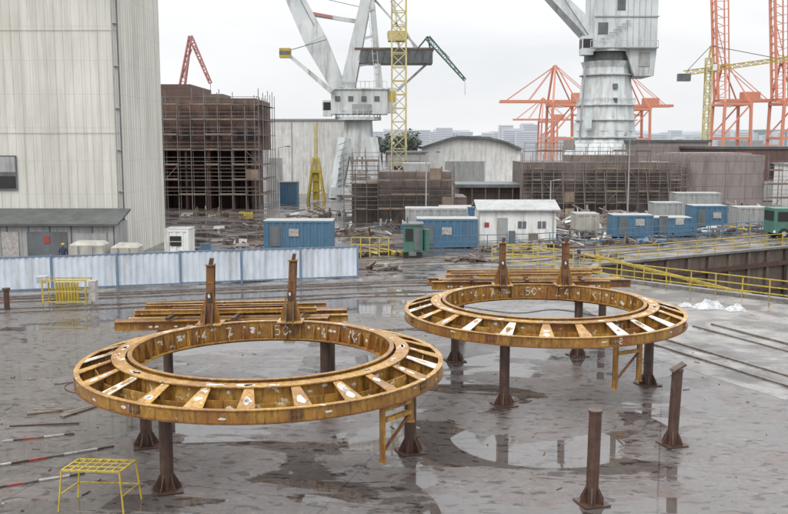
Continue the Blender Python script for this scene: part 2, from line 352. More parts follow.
def ring(cx,cy,rot,peds,posts,hang,seed):
    random.seed(seed); rs=random.Random(seed+50)
    root=empty('circular_steel_frame')
    R0=5.0; zb=2.28
    b=B()
    b.annulus((cx,cy),R0-.03,R0,zb-.07,zb+.22,'rust')
    b.annulus((cx,cy),R0-.26,R0+.05,zb-.096,zb-.071,'rustm')
    b.annulus((cx,cy),R0-.10,R0+.035,zb+.221,zb+.243,'rust2')
    for i in range(8):
        a=2*math.pi*(i+.37)/8; c,s_=math.cos(a),math.sin(a)
        b.box((cx+(R0+.012)*c,cy+(R0+.012)*s_,zb+.09),(.018,.30,.2),'rustm',rz=a)
        for q in(-.1,0,.1):
            for z in(.04,.16): b.box((cx+(R0+.026)*c-s_*q,cy+(R0+.026)*s_+c*q,zb+z),(.02,.03,.03),'rustd',rz=a)
    b.done('outer_rim',root,False)
    b=B()
    b.annulus((cx,cy),3.91,3.94,zb-.02,zb+.49,'rust2')
    b.annulus((cx,cy),3.72,4.08,zb+.491,zb+.52,'rust2')
    b.annulus((cx,cy),3.58,3.61,zb+.05,zb+.56,'rust')
    b.annulus((cx,cy),3.51,3.91,zb-.05,zb-.021,'rustm')
    b.annulus((cx,cy),3.945,4.48,zb-.045,zb-.022,'rust')
    b.annulus((cx,cy),3.54,3.66,zb+.561,zb+.582,'rust')
    b.annulus((cx,cy),3.36,3.57,zb+.02,zb+.045,'rust')
    for i in range(48):
        a=2*math.pi*(i+.5)/48; c,s_=math.cos(a),math.sin(a)
        b.plate([(cx+c*3.41,cy+s_*3.41,zb+.05),(cx+c*3.578,cy+s_*3.578,zb+.05),(cx+c*3.578,cy+s_*3.578,zb+.5),(cx+c*3.52,cy+s_*3.52,zb+.5)],.025,'rust' if i%3 else 'rust2')
        b.plate([(cx+c*3.612,cy+s_*3.612,zb+.3),(cx+c*3.908,cy+s_*3.908,zb+.3),(cx+c*3.908,cy+s_*3.908,zb+.485),(cx+c*3.612,cy+s_*3.612,zb+.485)],.02,'rust')
    b.done('inner_drum',root)
    b=B(); NB=24; t=B()
    for i in range(NB):
        a=2*math.pi*i/NB+rot+rnd(-.015,.015); c,s_=math.cos(a),math.sin(a); T=V((-s_,c,0)); D=V((c,s_,0)); C0=V((cx,cy,0))
        def P(r,z,o=0): return C0+D*r+T*o+V((0,0,z))
        b.plate([P(3.945,zb-.018),P(R0-.035,zb-.066),P(R0-.035,zb+.20),P(3.945,zb+.46)],.03,'rust')
        wi,wo=.11,rs.choice([.17,.21,.24])
        z1,z2=zb+.475,zb+.222
        white=rs.random()<.2
        kk='chalk' if white else rs.choice(['rust2','rust2','rust'])
        b.add([P(4.09,z1-.02,-wi),P(4.09,z1-.02,wi),P(R0-.11,z2,wo),P(R0-.11,z2,-wo),P(4.09,z1+.005,-wi),P(4.09,z1+.005,wi),P(R0-.11,z2+.022,wo),P(R0-.11,z2+.022,-wo)],
              [(0,1,2,3),(4,5,6,7),(0,1,5,4),(1,2,6,5),(2,3,7,6),(3,0,4,7)],kk)
        b.plate([P(4.4,zb,.016),P(4.4,zb,.13),P(4.4,zb+.33,.08),P(4.4,zb+.33,.016)],.018,'rustm')
        a3=2*math.pi*(i+1)/NB+rot; D3=V((math.cos(a3),math.sin(a3),0))
        q0=C0+D*4.5+T*.02+V((0,0,zb-.05)); q1=C0+D3*4.5+V((0,0,zb-.05))
        hh=.36 if i%2 else .27
        b.plate([q0,q1,q1+V((0,0,hh)),q0+V((0,0,hh))],.02,'rust' if i%3 else 'rust2')
        nn=(D+D3).normalized(); mid=(q0+q1)/2; Tm=V((-nn.y,nn.x,0))
        if rs.random()<.55: patch(t,rs,mid+nn*.014+V((0,0,hh*.5))+Tm*rs.uniform(-.3,.3),Tm,(0,0,1),rs.uniform(.06,.16),rs.uniform(.04,.09))
        if i%4==1: b.plate([mid+nn*.03-Tm*.5+V((0,0,.02)),mid+nn*.03+Tm*.5+V((0,0,.02)),mid+nn*.42+Tm*.55+V((0,0,-.01)),mid+nn*.42-Tm*.55+V((0,0,-.01))],.02,'rust')
        S=(P(R0-.11,z2+.022)-P(4.09,z1+.005)); Lh=S.length; S.normalize(); up=T.cross(S).normalized(); up*= (1 if up.z>0 else -1)
        for q in range(rs.choice([0,1,1,2,3])):
            u=rs.uniform(.15,.85); patch(t,rs,P(4.09,z1+.005)+S*Lh*u+up*.003,S,T,rs.uniform(.08,.3),rs.uniform(.06,.14),'rust2' if white else 'chalk')
        for q in range(rs.choice([0,1,1,2])):
            a2=a+rs.uniform(.04,.22); c2,s2=math.cos(a2),math.sin(a2); patch(t,rs,(cx+c2*3.946,cy+s2*3.946,zb+rs.uniform(.25,.4)),(-s2,c2,0),(0,0,1),rs.uniform(.05,.14),rs.uniform(.03,.08))
        if rs.random()<.6:
            a2=a+rs.uniform(.04,.22); c2,s2=math.cos(a2),math.sin(a2); patch(t,rs,(cx+c2*(R0+.004),cy+s2*(R0+.004),zb+rs.uniform(.0,.14)),(-s2,c2,0),(0,0,1),rs.uniform(.04,.14),rs.uniform(.02,.06))
    for i in range(34):
        a2=R(rs.uniform(10,170)); c2,s2=math.cos(a2),math.sin(a2); patch(t,rs,(cx+c2*3.574,cy+s2*3.574,zb+rs.uniform(.12,.45)),(-s2,c2,0),(0,0,1),rs.uniform(.04,.13),rs.uniform(.03,.08))
    for i in range(26):
        a2=R(rs.uniform(0,360)); c2,s2=math.cos(a2),math.sin(a2); patch(t,rs,(cx+c2*3.90,cy+s2*3.90,zb+.523),(-s2,c2,0),(c2,s2,0),rs.uniform(.08,.3),rs.uniform(.03,.11))
    for txt,a0 in(('50',92),('4',66),('K1',46),('7',118),('14',136)): glyphs(t,txt,cx,cy,3.40,R(a0),zb+.16,.30)
    glyphs(t,'41',cx,cy,5.012,R(-118),zb-.02,.18) if seed<5 else glyphs(t,'50',cx,cy,5.012,R(-70),zb-.02,.18)
    b.done('radial_brackets',root); t.done('primer_patches',root)
    b=B()
    for x,y in peds: pedestal(b,x,y,2.2)
    b.done('pedestals',root)
    b=B()
    for x,y,top,ln in posts:
        z0=zb+.52
        b.ibeam((x,y,z0),(x+ln,y+.05,top-.15),.24,.26,.03,'rustm',up=(0,1,0))
        for sg in(-1,1):
            b.plate([(x+sg*.125,y-.02,z0),(x+sg*.33,y-.02,z0),(x+sg*.30,y-.02,z0+.3),(x+sg*.125,y-.02,z0+.95)],.03,'rust')
            b.plate([(x+sg*.11,y-.135,z0),(x+sg*.11,y-.45,z0),(x+sg*.11,y-.145,z0+.7)],.025,'rustd')
        for z in(.5,.95,1.35): b.box((x+ln*z/2,y,z0+z),(.20,.24,.02),'rust')
        b.box((x+ln,y,top-.13),(.30,.32,.03),'rust')
        b.box((x+ln+.03,y,top-.02),(.10,.24,.20),'rustd',ry=.2)
        b.box((x,y-.145,z0+.9),(.16,.02,.3),'rustd')
        patch(b,rs,(x,y-.158,z0+.95),(1,0,0),(0,0,1),.05,.07)
        b.box((x,y,z0+.062),(.8,.8,.03),'rust2')
    b.done('mounting_lugs',root)
    b=B()
    for p1,p2,z1,z2 in hang:
        for (x,y),z in((p1,z1),(p2,z2)):
            b.ibeam((x,y,zb-.1),(x,y,z),.15,.13,.02,'rust',up=(0,1,0))
            b.box((x,y,z),(.2,.18,.03),'rust2')
        for z in(zb-.2,zb-.48,):
            b.beam((*p1,z),(*p2,z),.12,.10,'rust2')
        b.beam((p1[0],p1[1],z1+.25),(p2[0],p2[1],zb-.5),.07,.05,'rustm')
    b.done('hanging_brackets',root)
    return root
ring(-3.66,24.7,.06,[(-7.0,24.6),(-5.6,21.35),(.45,24.1),(-2.2,28.2)],[(-5.8,27.95,4.85,.05),(-3.3,28.3,4.95,.1)],[((-.28,21.2),(.42,22.0),.75,1.55)],3)
ring(5.42,32.3,.11,[(3.6,28.6),(9.0,31.1),(2.4,34.6),(7.4,35.5)],[(4.35,35.75,4.68,0),(6.85,35.75,4.68,.03)],[((7.1,28.2),(8.0,28.7),.65,.8)],11)

def beamstack(name,x0,x1,y,n,slope,zb=2.28,hi=0):
    b=B(); rs=random.Random(int(x0*10)+99)
    for i in range(n):
        yy=y+i*.42; dx=rnd(-.5,.4); hh=.26+.1*rs.random()
        b.ibeam((x0+dx,yy-slope,zb+hh/2),(x1+dx+rnd(-.4,.3),yy+slope,zb+hh/2),.2+.08*rs.random(),hh,.025,('rust','rustm','rust2')[i%3])
    for k in range(3):
        xx=x0+(x1-x0)*(.2+.3*k); b.beam((xx,y-.5,zb+.42),(xx+.2,y+n*.42,zb+.42),.12,.1,'rustd')
    for i in range(4): b.ibeam((x0+rs.uniform(.2,1.5),y+i*.35,zb+.55+.02*i),(x1-rs.uniform(.2,2.2),y+.5+i*.35,zb+.56+.02*i),.13,.14,.018,rs.choice(['rust','rustm','rust2']))
    for xx in(x0+1.2,x1-.5):
        pedestal(b,xx,y+.5,zb-.13)
        b.beam((xx,y-.5,zb-.06),(xx,y+n*.42,zb-.06),.2,.12,'rustd')
    for i in range(14):
        xx=rs.uniform(x0+.5,x1-.8); patch(b,rs,(xx,y-slope-.16+slope*2*(xx-x0)/(x1-x0),zb+.14),(1,0,0),(0,0,1),rs.uniform(.03,.09),.04)
    b.done(name)
beamstack('steel_beam_stack',-9.0,-1.7,29.9,5,.35)
beamstack('steel_beam_stack',1.7,9.6,38.2,4,.1)

for x,y,h in((4.7,20.5,2.24),(7.9,24.7,2.15)):
    b=B(); pedestal(b,x,y,h,.15,1.12,.05,.03 if x<6 else .07)
    if x>7: b.box((x+.08,y,h+.1),(.42,.36,.05),'rustd',ry=-.55)
    b.done('steel_bollard_post')

b=B(); cx,cy=-6.95,20.4
tp=[(cx-.75,cy-.35),(cx+.62,cy-.45),(cx+.78,cy+.3),(cx-.6,cy+.4)]
for i in range(4):
    a,c=tp[i],tp[(i+1)%4]; b.beam((*a,.98),(*c,.98),.04,.04,'yellow')
    s=1.13; f=(cx+(a[0]-cx)*s,cy+(a[1]-cy)*s); b.beam((*a,.97),(f[0],f[1],0),.035,.035,'yellow')
    c2=(cx+(c[0]-cx)*s,cy+(c[1]-cy)*s)
    if i!=0: b.beam((f[0]*.6+a[0]*.4,f[1]*.6+a[1]*.4,.40),(c2[0]*.6+c[0]*.4,c2[1]*.6+c[1]*.4,.40),.025,.025,'yellow')
for q in range(1,7):
    t=q/7; p=V(tp[0]).lerp(V(tp[1]),t); r=V(tp[3]).lerp(V(tp[2]),t); b.beam((p.x,p.y,.985),(r.x,r.y,.985),.03,.02,'yellow')
for q in (1,2): 
    t=q/3; p=V(tp[0]).lerp(V(tp[3]),t); r=V(tp[1]).lerp(V(tp[2]),t); b.beam((p.x,p.y,.992),(r.x,r.y,.992),.04,.012,'yellow')
b.done('yellow_work_trestle')

def staff(p1,p2,w=.06,pal=('dullw','red','dullw','rustd','scrap')):
    b=B(); p1=V(p1);p2=V(p2); n=7
    for i in range(n):
        b.beam(p1.lerp(p2,i/n),p1.lerp(p2,(i+1)/n),w,.04,pal[(i*3)%len(pal)])
    b.done('survey_staff')
staff((-11.2,24.9,.03),(-9.4,25.6,.03),.05); staff((-10.6,22.9,.03),(-7.9,24.5,.03),.06); staff((-10.3,21.2,.03),(-8.0,22.4,.03),.06)
staff((-11.6,26.3,.03),(-9.6,26.6,.03),.04,('rustd','red','scrap'))
for p,q in(((-10.4,27.3),(-9.5,28.8)),((-11.6,27.6),(-10.6,28.0)),((-8.9,31.2),(-7.4,31.8))):
    b=B(); b.beam((*p,.03),(*q,.03),.24,.04,'wood'); b.beam((p[0]+.1,p[1]+.3,.055),(q[0],q[1]-.1,.055),.12,.03,'scrap'); b.done('timber_plank')

# ------------------------------------------------------------------ sheet fence
def sheetfence():
    root=empty('corrugated_site_fence'); p=B(); s=B(); rs=random.Random(4)
    a=V((-34,48.05,0)); c=V((-2.3,56.5,0)); L=(c-a).length; d=(c-a).normalized(); nrm=V((d.y,-d.x,0)); n=9; pl=L/n
    for i in range(n+1):
        q=a+d*pl*i; p.beam(q,q+V((0,0,2.08)),.12,.12,'bluef'); p.beam(q,q-nrm*1.0,.05,.05,'bluef'); p.beam(q-nrm*1.0,q+V((0,0,1.6)),.05,.05,'bluef')
    for i in range(n):
        dz=rs.uniform(-.03,.03)
        q=a+d*(pl*i+.07)+V((0,0,dz)); e=a+d*(pl*(i+1)-.07)+V((0,0,dz*.5))
        for z in(.10,2.0): p.beam(q+V((0,0,z)),e+V((0,0,z)),.07,.08,'bluef')
        ll=(e-q).length; m=int(ll/.09); vs=[];fs=[]
        for k in range(m+1):
            o=.02*(1 if (k//2)%2 else -1)+.015*math.sin(k*.13+i); pt=q+d*ll*k/m+nrm*o
            vs+= [pt+V((0,0,.14)),pt+V((0,0,1.96))]
        for k in range(m): fs.append((2*k,2*k+2,2*k+3,2*k+1))
        s.add(vs,fs,'fencew')
    p.done('fence_frame',root); s.done('corrugated_sheets',root)
sheetfence()

b=B()
for x in(-18.6,-16.3):
    for y in(47.0,47.9): b.beam((x,y,0),(x,y,1.35),.07,.07,'yellow')
for z in(.15,.7,1.3):
    for y in (47.0,47.9): b.beam((-18.6,y,z),(-16.3,y,z),.06,.06,'yellow')
for i in range(8): b.tube((-18.0+i*.16,47.4,.05),(-18.0+i*.16,47.4,1.15),.07,'yellow',n=8)
b.box((-16.0,47.3,.7),(.35,.5,1.1),'dullw'); b.box((-18.7,47.4,1.3),(.5,.5,.35),'tarp')
b.done('gas_bottle_rack')
for x,y in((-19.9,45.6),(-20.7,45)):
    b=B(); b.tube((x,y,0),(x,y,1.0),.14,'rustd',n=12); b.tube((x,y,1.0),(x,y,1.12),.2,'rustd',n=12); b.beam((x-.3,y,.5),(x+.3,y,.5),.06,.06,'red'); b.done('mooring_bollard')

# ------------------------------------------------------------------ left hall
def hall():
    root=empty('assembly_hall'); x1=-19.9; 
    w=B(); w.bb(-75,x1,66,78,0,34,'hall'); w.done('walls',root)
    r=B()
    x=x1-.15
    while x>-50: r.bb(x-.02,x+.02,65.975,65.998,3.6,34,'hall'); x-=.62
    y=66.4
    while y<78: r.bb(x1+.002,x1+.02,y-.02,y+.02,0,34,'hall'); y+=.62
    r.done('wall_ribs',root)
    r=B()
    for z in(9.2,16.5,24): r.bb(-50,x1+.03,65.94,65.952,z,z+.03,'beige')
    r.tube((x1-.25,65.8,0),(x1-.25,65.8,34),.06,'grey'); r.tube((x1+.1,65.9,0),(x1+.1,65.9,34),.06,'craned')
    for z in range(2,34,3): r.box((x1-.08,65.9,z),(.45,.2,.05),'grey')
    r.done('downpipes',root)
    s=B(); s.bb(-31,-27.5,65.86,65.93,5.1,7.6,'craned'); s.bb(-30.9,-27.6,65.845,65.858,5.2,6.1,'dark'); s.bb(-30.9,-27.6,65.845,65.858,6.4,7.5,'grey'); s.done('banner',root)
    a=B(); a.bb(-45,-19.6,63.0,65.9,0,2.9,'grey')
    x=-19.7
    while x>-40: a.bb(x-.03,x+.03,62.96,62.998,0,2.85,'roof' if int(x*2)%3==0 else 'grey'); x-=.5
    a.add([(-45,62.6,2.75),(-19.3,62.6,2.75),(-19.3,65.9,3.6),(-45,65.9,3.6),(-45,62.6,2.9),(-19.3,62.6,2.9),(-19.3,65.9,3.75),(-45,65.9,3.75)],[(0,1,2,3),(4,5,6,7),(0,1,5,4),(1,2,6,5),(2,3,7,6),(3,0,4,7)],'roof')
    for x0,x2,k in((-27.6,-26.4,'dullw'),(-25.8,-23.0,'craned'),(-31,-29,'dullw')):
        a.bb(x0,x2,62.92,62.955,.05,2.3,k)
    a.bb(-24.6,-24.2,62.88,62.915,1.5,2.0,'red'); a.bb(-22.4,-20.2,62.9,62.955,.9,2.2,'grey')
    a.done('lean_to_annex',root)
hall()

# ------------------------------------------------------------------ scaffold builder
def scaffold(b,x0,x1,y,z0,z1,dx=2,dz=2,depth=1.2,k='tube',deck='ply',r=.07,top_j=1.5,seed=1,board=.5):
    rs=random.Random(seed); n=max(1,round((x1-x0)/dx)); dx=(x1-x0)/n; m=int((z1-z0)/dz)
    for i in range(n+1):
        x=x0+i*dx
        for yy in(y,y+depth): b.beam((x,yy,z0),(x+rs.uniform(-.05,.05),yy,z1+rs.uniform(-.2,top_j)),r,r,k)
        for j in range(1,m+1): b.beam((x,y,z0+j*dz),(x,y+depth,z0+j*dz),r*.8,r*.8,k)
    for j in range(1,m+1):
        z=z0+j*dz
        b.beam((x0,y,z),(x1,y,z),r,r,k); b.beam((x0,y,z+.5),(x1,y,z+.5),r*.7,r*.7,k); b.beam((x0,y,z+1.0),(x1,y,z+1.0),r*.7,r*.7,k)
        for i in range(n):
            if rs.random()<.8: b.box((x0+(i+.5)*dx,y+depth/2,z-.03+rs.uniform(-.01,.01)),(dx*.98,depth*.9,.05),deck)
            if rs.random()<board: b.box((x0+(i+.5)*dx,y-.05,z+.1),(dx*.96,.03,.2),deck)
            if rs.random()<.04: b.box((x0+(i+.5)*dx,y-.07,z+.75),(dx*.9,.03,1.2),rs.choice(['ply','grey','hullb','dullw','blue']))
    for i in range(n):
        if rs.random()<.45:
            j=rs.randrange(max(1,m)); 
            if rs.random()<.5: b.beam((x0+i*dx,y-.04,z0+j*dz),(x0+(i+1)*dx,y-.04,z0+(j+1)*dz),r*.7,r*.7,k)
            else: b.beam((x0+(i+1)*dx,y-.04,z0+j*dz),(x0+i*dx,y-.04,z0+(j+1)*dz),r*.7,r*.7,k)

def brownblock():
    root=empty('ship_hull_block'); b=B(); Y=117
    b.bb(-44,-17.8,Y,Y+14,7.6,14.2,'hull'); b.bb(-44,-26.2,Y+.5,Y+14,14.2,16.0,'hull'); b.bb(-25.4,-22.5,Y+3,Y+9,14.2,14.9,'hullg')
    b.bb(-44,-19,Y+5,Y+14,0,7.6,'hull')
    for z in(2.6,5.1,7.5): b.bb(-44,-18.0,Y+.2,Y+5,z,z+.18,'hull')
    for x in(-30,-27,-24,-21,-18.4): b.bb(x-.15,x+.15,Y+.4,Y+5,0,7.5,'hull')
    for i in range(9): b.bb(-30+i*1.4,-29.2+i*1.4,Y-.06,Y-.005,9.0,10.2,'dark') if i%3 else None
    b.done('hull_plating',root)
    s=B(); scaffold(s,-31,-17.2,Y-1.6,0,13.8,1.7,1.9,1.2,'tube','ply',.085,1.8,4)
    for i in range(6):
        y=Y-1.6+i*2.2; s.beam((-16.6,y,0),(-16.6,y,14.5+rnd(0,1)),.08,.08,'tube'); s.beam((-17.7,y,0),(-17.7,y,14.5),.08,.08,'tube')
    for j in range(1,8):
        s.beam((-16.6,Y-1.6,j*1.9),(-16.6,Y+10,j*1.9),.08,.08,'tube'); s.box((-17.1,Y+4,j*1.9),(1.0,11,.05),'ply')
    s.done('scaffolding',root)
brownblock()

def whitehall():
    root=empty('white_assembly_hall'); b=B(); Y=152
    b.bb(-21.4,-8.6,Y,Y+25,0,12.2,'white'); b.done('walls',root)
    b=B()
    for i in range(22): b.bb(-21.3+i*.6,-21.22+i*.6,Y-.04,Y-.003,0,12.1,'white')
    b.bb(-21.6,-8.4,Y-.2,Y+25,12.2,12.5,'grey')
    for x in(-17.2,-13):b.bb(x,x+.12,Y-.12,Y-.071,0,12,'grey')
    b.bb(-21,-18.8,Y-.1,Y-.072,0,6,'grey')
    b.done('cladding_and_eaves',root)
whitehall()
b=B(); b.bb(-16.5,-13.8,128,131,0,2.9,'blue'); 
for i in range(6): b.bb(-16.4+i*.45,-16.2+i*.45,127.95,127.99,.1,2.8,'blue')
b.bb(-16.55,-13.75,127.94,131.05,2.9,3.0,'craned'); b.done('blue_storage_container')

def midmass():
    root=empty('ship_section_under_scaffold'); b=B(); Y=97
    b.bb(-1.6,6.2,Y,Y+8,0,5.4,'hullg'); b.bb(-4.6,-1.6,Y+1,Y+8,0,4.2,'hullg'); b.bb(6.2,8,Y+2,Y+8,0,2.6,'hullg'); b.bb(1,4,Y+2,Y+6,5.4,6.3,'grey')
    b.done('hull_section',root)
    s=B(); scaffold(s,-5.4,-1.7,Y-.6,0,6.2,1.3,1.4,1.1,'tube','ply',.07,.9,2); scaffold(s,-1.7,6.4,Y-1.6,0,5.4,1.3,1.5,1.1,'tubed','ply',.07,.9,9)
    scaffold(s,-4.9,3,Y+8.6,0,7.4,1.5,1.6,1.1,'tube','ply',.07,.9,12)
    s.done('scaffolding',root)
midmass()
def rightmass():
    root=empty('ship_hull_block'); b=B(); Y=109
    b.bb(15.6,34.0,Y,Y+10,0,6.2,'hullg'); b.bb(22,30,Y+2,Y+9,6.2,7.0,'hullg'); b.done('hull_plating',root)
    s=B(); scaffold(s,15.2,34.2,Y-1.5,0,6.4,1.25,1.35,1.2,'tube','ply',.065,1.3,5,.35); scaffold(s,16,33,Y+2,6.2,7.9,1.6,1.3,1.2,'tube','ply',.06,.9,6)
    for i in range(8): s.beam((15+i*2.5,Y-3.2,0),(15+i*2.5,Y-1.5,5.2),.09,.09,'tubed')
    s.done('scaffolding',root)
    root=empty('ship_hull_block'); b=B(); Y=113
    b.bb(35.6,46.3,Y,Y+12,0,7.0,'hullb'); b.bb(36,45,Y+1,Y+10,7.0,7.25,'hullb')
    for x in(36.5,39,41.5,44): b.bb(x,x+.12,Y-.1,Y-.004,0,6.9,'hullb')
    b.done('hull_plating',root)
    s=B(); scaffold(s,46.4,50,Y-1,0,6.3,1.5,1.7,1.2,'tube','ply',.07,.8,8); scaffold(s,34.3,36.5,Y-1.5,0,6.8,1.1,1.5,1.1,'tube','ply',.07,.7,3); s.done('scaffolding',root)
    root=empty('warehouse'); b=B(); b.bb(47.5,75,132,150,0,7.6,'hull'); b.bb(47.2,75.3,131.8,150.2,7.6,8.0,'roof'); 
    for i in range(8): b.bb(49+i*3,50.6+i*3,131.93,131.99,3.5,5.5,'dark')
    b.bb(49,56,131.9,131.98,.1,3,'grey'); b.done('walls_and_roof',root)
    root=empty('warehouse'); b=B(); b.bb(40,52,150,160,0,8.6,'hullb'); b.bb(39.7,52.3,149.8,160.2,8.6,9.0,'roof'); b.bb(53,58,120,126,0,5.6,'white'); b.bb(52.8,58.2,119.8,126.2,5.6,5.8,'grey')
    for i in range(3): b.bb(53.6+i*1.5,54.5+i*1.5,119.93,119.99,2.8,4.2,'dark')
    b.done('walls_and_roof',root)
rightmass()
def hangar():
    root=empty('light_hangar'); b=B(); Y=150
    prof=[(4.6,7.5),(7,8.3),(9.5,9.1),(11,9.3),(15.6,9.1),(18.4,8.4),(21,7.3)]; x0,x1=4.6,21
    for (xa,za),(xb,zb) in zip(prof,prof[1:]):
        b.add([(xa,Y,0),(xb,Y,0),(xb,Y,zb),(xa,Y,za)],[(0,1,2,3)],'white')
        b.add([(xa,Y-.9,za),(xb,Y-.9,zb),(xb,Y+26,zb),(xa,Y+26,za),(xa,Y-.9,za+.4),(xb,Y-.9,zb+.4),(xb,Y+26,zb+.4),(xa,Y+26,za+.4)],[(0,1,2,3),(4,5,6,7),(0,1,5,4),(3,2,6,7)],'craned')
    b.bb(x0,x0+.2,Y+.01,Y+26,0,7.4,'white'); b.bb(x1-.2,x1,Y+.01,Y+26,0,7.2,'white'); b.bb(x0+.2,x1-.2,Y+25.6,Y+25.9,0,7.3,'white')
    b.done('shell',root)
    b=B()
    for i in range(20): b.bb(x0+.3+i*.8,x0+.34+i*.8,Y-.04,Y-.004,0,7.2,'white')
    b.bb(8.5,15,Y-.12,Y-.045,0,5.5,'grey'); b.done('cladding_ribs_and_door',root)
    root=empty('warehouse'); b=B(); b.bb(-1,5,140,152,0,6.9,'grey'); b.bb(-1.3,5.3,139.8,152.2,6.9,7.2,'craned'); b.bb(0,1.5,139.9,139.99,3.6,5,'dark'); b.bb(2.5,4,139.9,139.99,3.6,5,'dark'); b.done('walls_and_roof',root)
hangar()
root=empty('covered_workshop'); b=B()
b.bb(7.6,16.5,110,118,3.1,3.5,'craned'); b.bb(7.9,16.2,112,118,0,3.1,'hullg')
for i in range(6): b.beam((7.9+i*1.65,110.2,0),(7.9+i*1.65,110.2,3.1),.14,.14,'tubed')
b.done('roof_and_posts',root)

# ------------------------------------------------------------------ cranes
def crane1():
    root=empty('luffing_portal_crane'); Y=142
    b=B()
    for sx in(-1,1):
        for sy in(-1,1):
            b.beam((-5.6+sx*3.6,Y+sy*3.6,0),(-5.6+sx*1.9,Y+sy*1.9,9.2),1.3,1.3,'crane',w2=1.6,h2=1.6)
    b.bb(-9.7,-1.5,Y-4.2,Y-3.0,.6,1.8,'crane'); b.bb(-9.7,-1.5,Y+3.0,Y+4.2,.6,1.8,'crane')
    b.tube((-5.6,Y,6.4),(-5.6,Y,12.0),2.6,'crane',r2=2.2,n=20)
    b.tube((-5.6,Y,12.0),(-5.6,Y,12.5),3.6,'crane',n=24)
    for i in range(24):
        a=i*math.pi/12; b.beam((-5.6+3.5*math.cos(a),Y+3.5*math.sin(a),12.5),(-5.6+3.5*math.cos(a),Y+3.5*math.sin(a),13.5),.08,.08,'crane')
    b.annulus((-5.6,Y),3.46,3.54,13.45,13.55,'crane',24)
    for i in range(9): b.beam((-8.6+i*.02,Y-3.9,1+i*.9),(-7.2,Y-3.9,1.5+i*.9),.5,.07,'craned')
    b.done('portal_tower',root)
    b=B()
    b.bb(-9.6,-1.0,Y-2.6,Y+2.6,12.9,16.6,'crane'); b.bb(-9.8,-.8,Y-2.8,Y+2.8,16.6,16.8,'crane')
    for i in range(4): b.bb(-9+i*2,-8.2+i*2,Y-2.66,Y-2.605,14.8,15.6,'craned')
    for i in range(14): b.beam((-9.7+i*.66,Y-2.75,16.8),(-9.7+i*.66,Y-2.75,17.8),.07,.07,'crane')
    b.beam((-9.7,Y-2.75,17.8),(-1,Y-2.75,17.8),.07,.07,'crane'); b.bb(-6.4,-3.4,Y-2.7,Y-2.605,13,14.4,'grey')
    b.bb(-1.0,.4,Y-2.2,Y+1,13.1,16.9,'crane'); b.bb(-.8,.2,Y-2.26,Y-2.205,14.8,16.4,'yellow')
    b.bb(-10.9,-9.6,Y-2.4,Y-.4,12.6,15,'crane'); b.bb(-10.94,-10.905,Y-2.3,Y-.6,13.5,14.7,'dark'); b.bb(-10.8,-9.7,Y-2.44,Y-2.405,13.5,14.7,'dark')
    b.done('machinery_house',root)
    b=B()
    for sy in(-1,1):
        b.beam((-7.2,Y+sy*1.9,16.7),(-4.2,Y+sy*1.3,30.5),1.3,2.2,'crane',w2=.9,h2=1.5,up=(1,0,0))
        b.beam((-2.2,Y+sy*1.9,16.7),(-3.4,Y+sy*1.3,30.5),.8,1.0,'crane',w2=.6,h2=.8,up=(1,0,0))
    for z,x0,x1 in((20,-6.6,-2.4),(24,-5.9,-2.8),(28,-5,-3.1)):
        b.beam((x0,Y-1.7,z),(x1,Y-1.7,z+.8),.35,.35,'crane'); b.beam((x0,Y-1.7,z),(x0,Y+1.7,z),.4,.4,'crane')
    for z in range(17,30): b.beam((-3.0-.09*(z-17),Y-2.2,z),(-2.2-.09*(z-17),Y-2.2,z),.06,.06,'crane')
    b.beam((-2.1,Y-2.2,16.8),(-3.3,Y-2.2,30),.09,.09,'crane'); b.beam((-2.8,Y-2.2,16.8),(-4,Y-2.2,30),.09,.09,'crane')
    b.bb(-5.2,-2.8,Y-1.8,Y+1.8,30.2,31.6,'crane'); b.beam((-4,Y,31),(2.5,Y,38),.9,.9,'crane'); b.beam((-4,Y,31),(-24,Y,43),.5,.5,'crane')
    b.done('a_frame',root)
    b=B()
    p0=V((-7.9,Y,15.6)); p1=V((-21.5,Y,43.5))
    for sy in(-1,1):
        b.beam(p0+V((0,sy*1.5,0)),p0.lerp(p1,.3)+V((0,sy*1.6,0)),1.3,1.9,'crane',up=(1,0,0),w2=1.3,h2=3.4)
        b.beam(p0.lerp(p1,.3)+V((0,sy*1.6,0)),p1+V((0,sy*.8,0)),1.3,3.4,'crane',up=(1,0,0),w2=.7,h2=1.4)
    for i in range(1,10):
        t=i/10; q=p0.lerp(p1,t); b.beam(q+V((0,-1.5,0)),q+V((0,1.5,0)),.4,.4,'crane')
    b.beam((-5.8,Y-.6,27),(-13.5,Y-.6,28.2),.5,.6,'crane'); b.beam((-9.5,Y-.9,27.6),(-13.4,Y-.9,28.3),.35,.45,'redc')
    b.beam((-4.6,Y,30.8),(-14,Y,31.5),.35,.35,'crane')
    b.beam((-7.6,Y-2.1,17.5),(-15.2,Y-2.1,32),.08,.08,'craned'); b.beam((-5.2,Y-1.7,29),(-16.5,Y-1.7,31.5),.08,.08,'craned')
    b.beam((-9.4,Y-3,16.2),(-15.8,Y-3,21.6),.7,.8,'crane',w2=.45,h2=.5); b.bb(-17.3,-15.6,Y-3.6,Y-2.4,21.3,22.7,'yellow'); b.bb(-17.3,-15.6,Y-3.62,Y-3.605,21.7,22.3,'craned')
    b.beam((-15.5,Y-3,22.5),(-10.2,Y-3,24),.1,.1,'craned')
    b.done('jib',root)
    b=B()
    b.bb(-5.8,5.9,Y-2.2,Y+2.2,20.6,22.6,'craned'); b.bb(-6.0,6.1,Y-2.3,Y+2.3,22.6,22.9,'scrap')
    for i in range(10): b.beam((-5.5+i*1.2,Y-2.25,20.6),(-5.0+i*1.2,Y-2.25,22.6),.1,.1,'scrap')
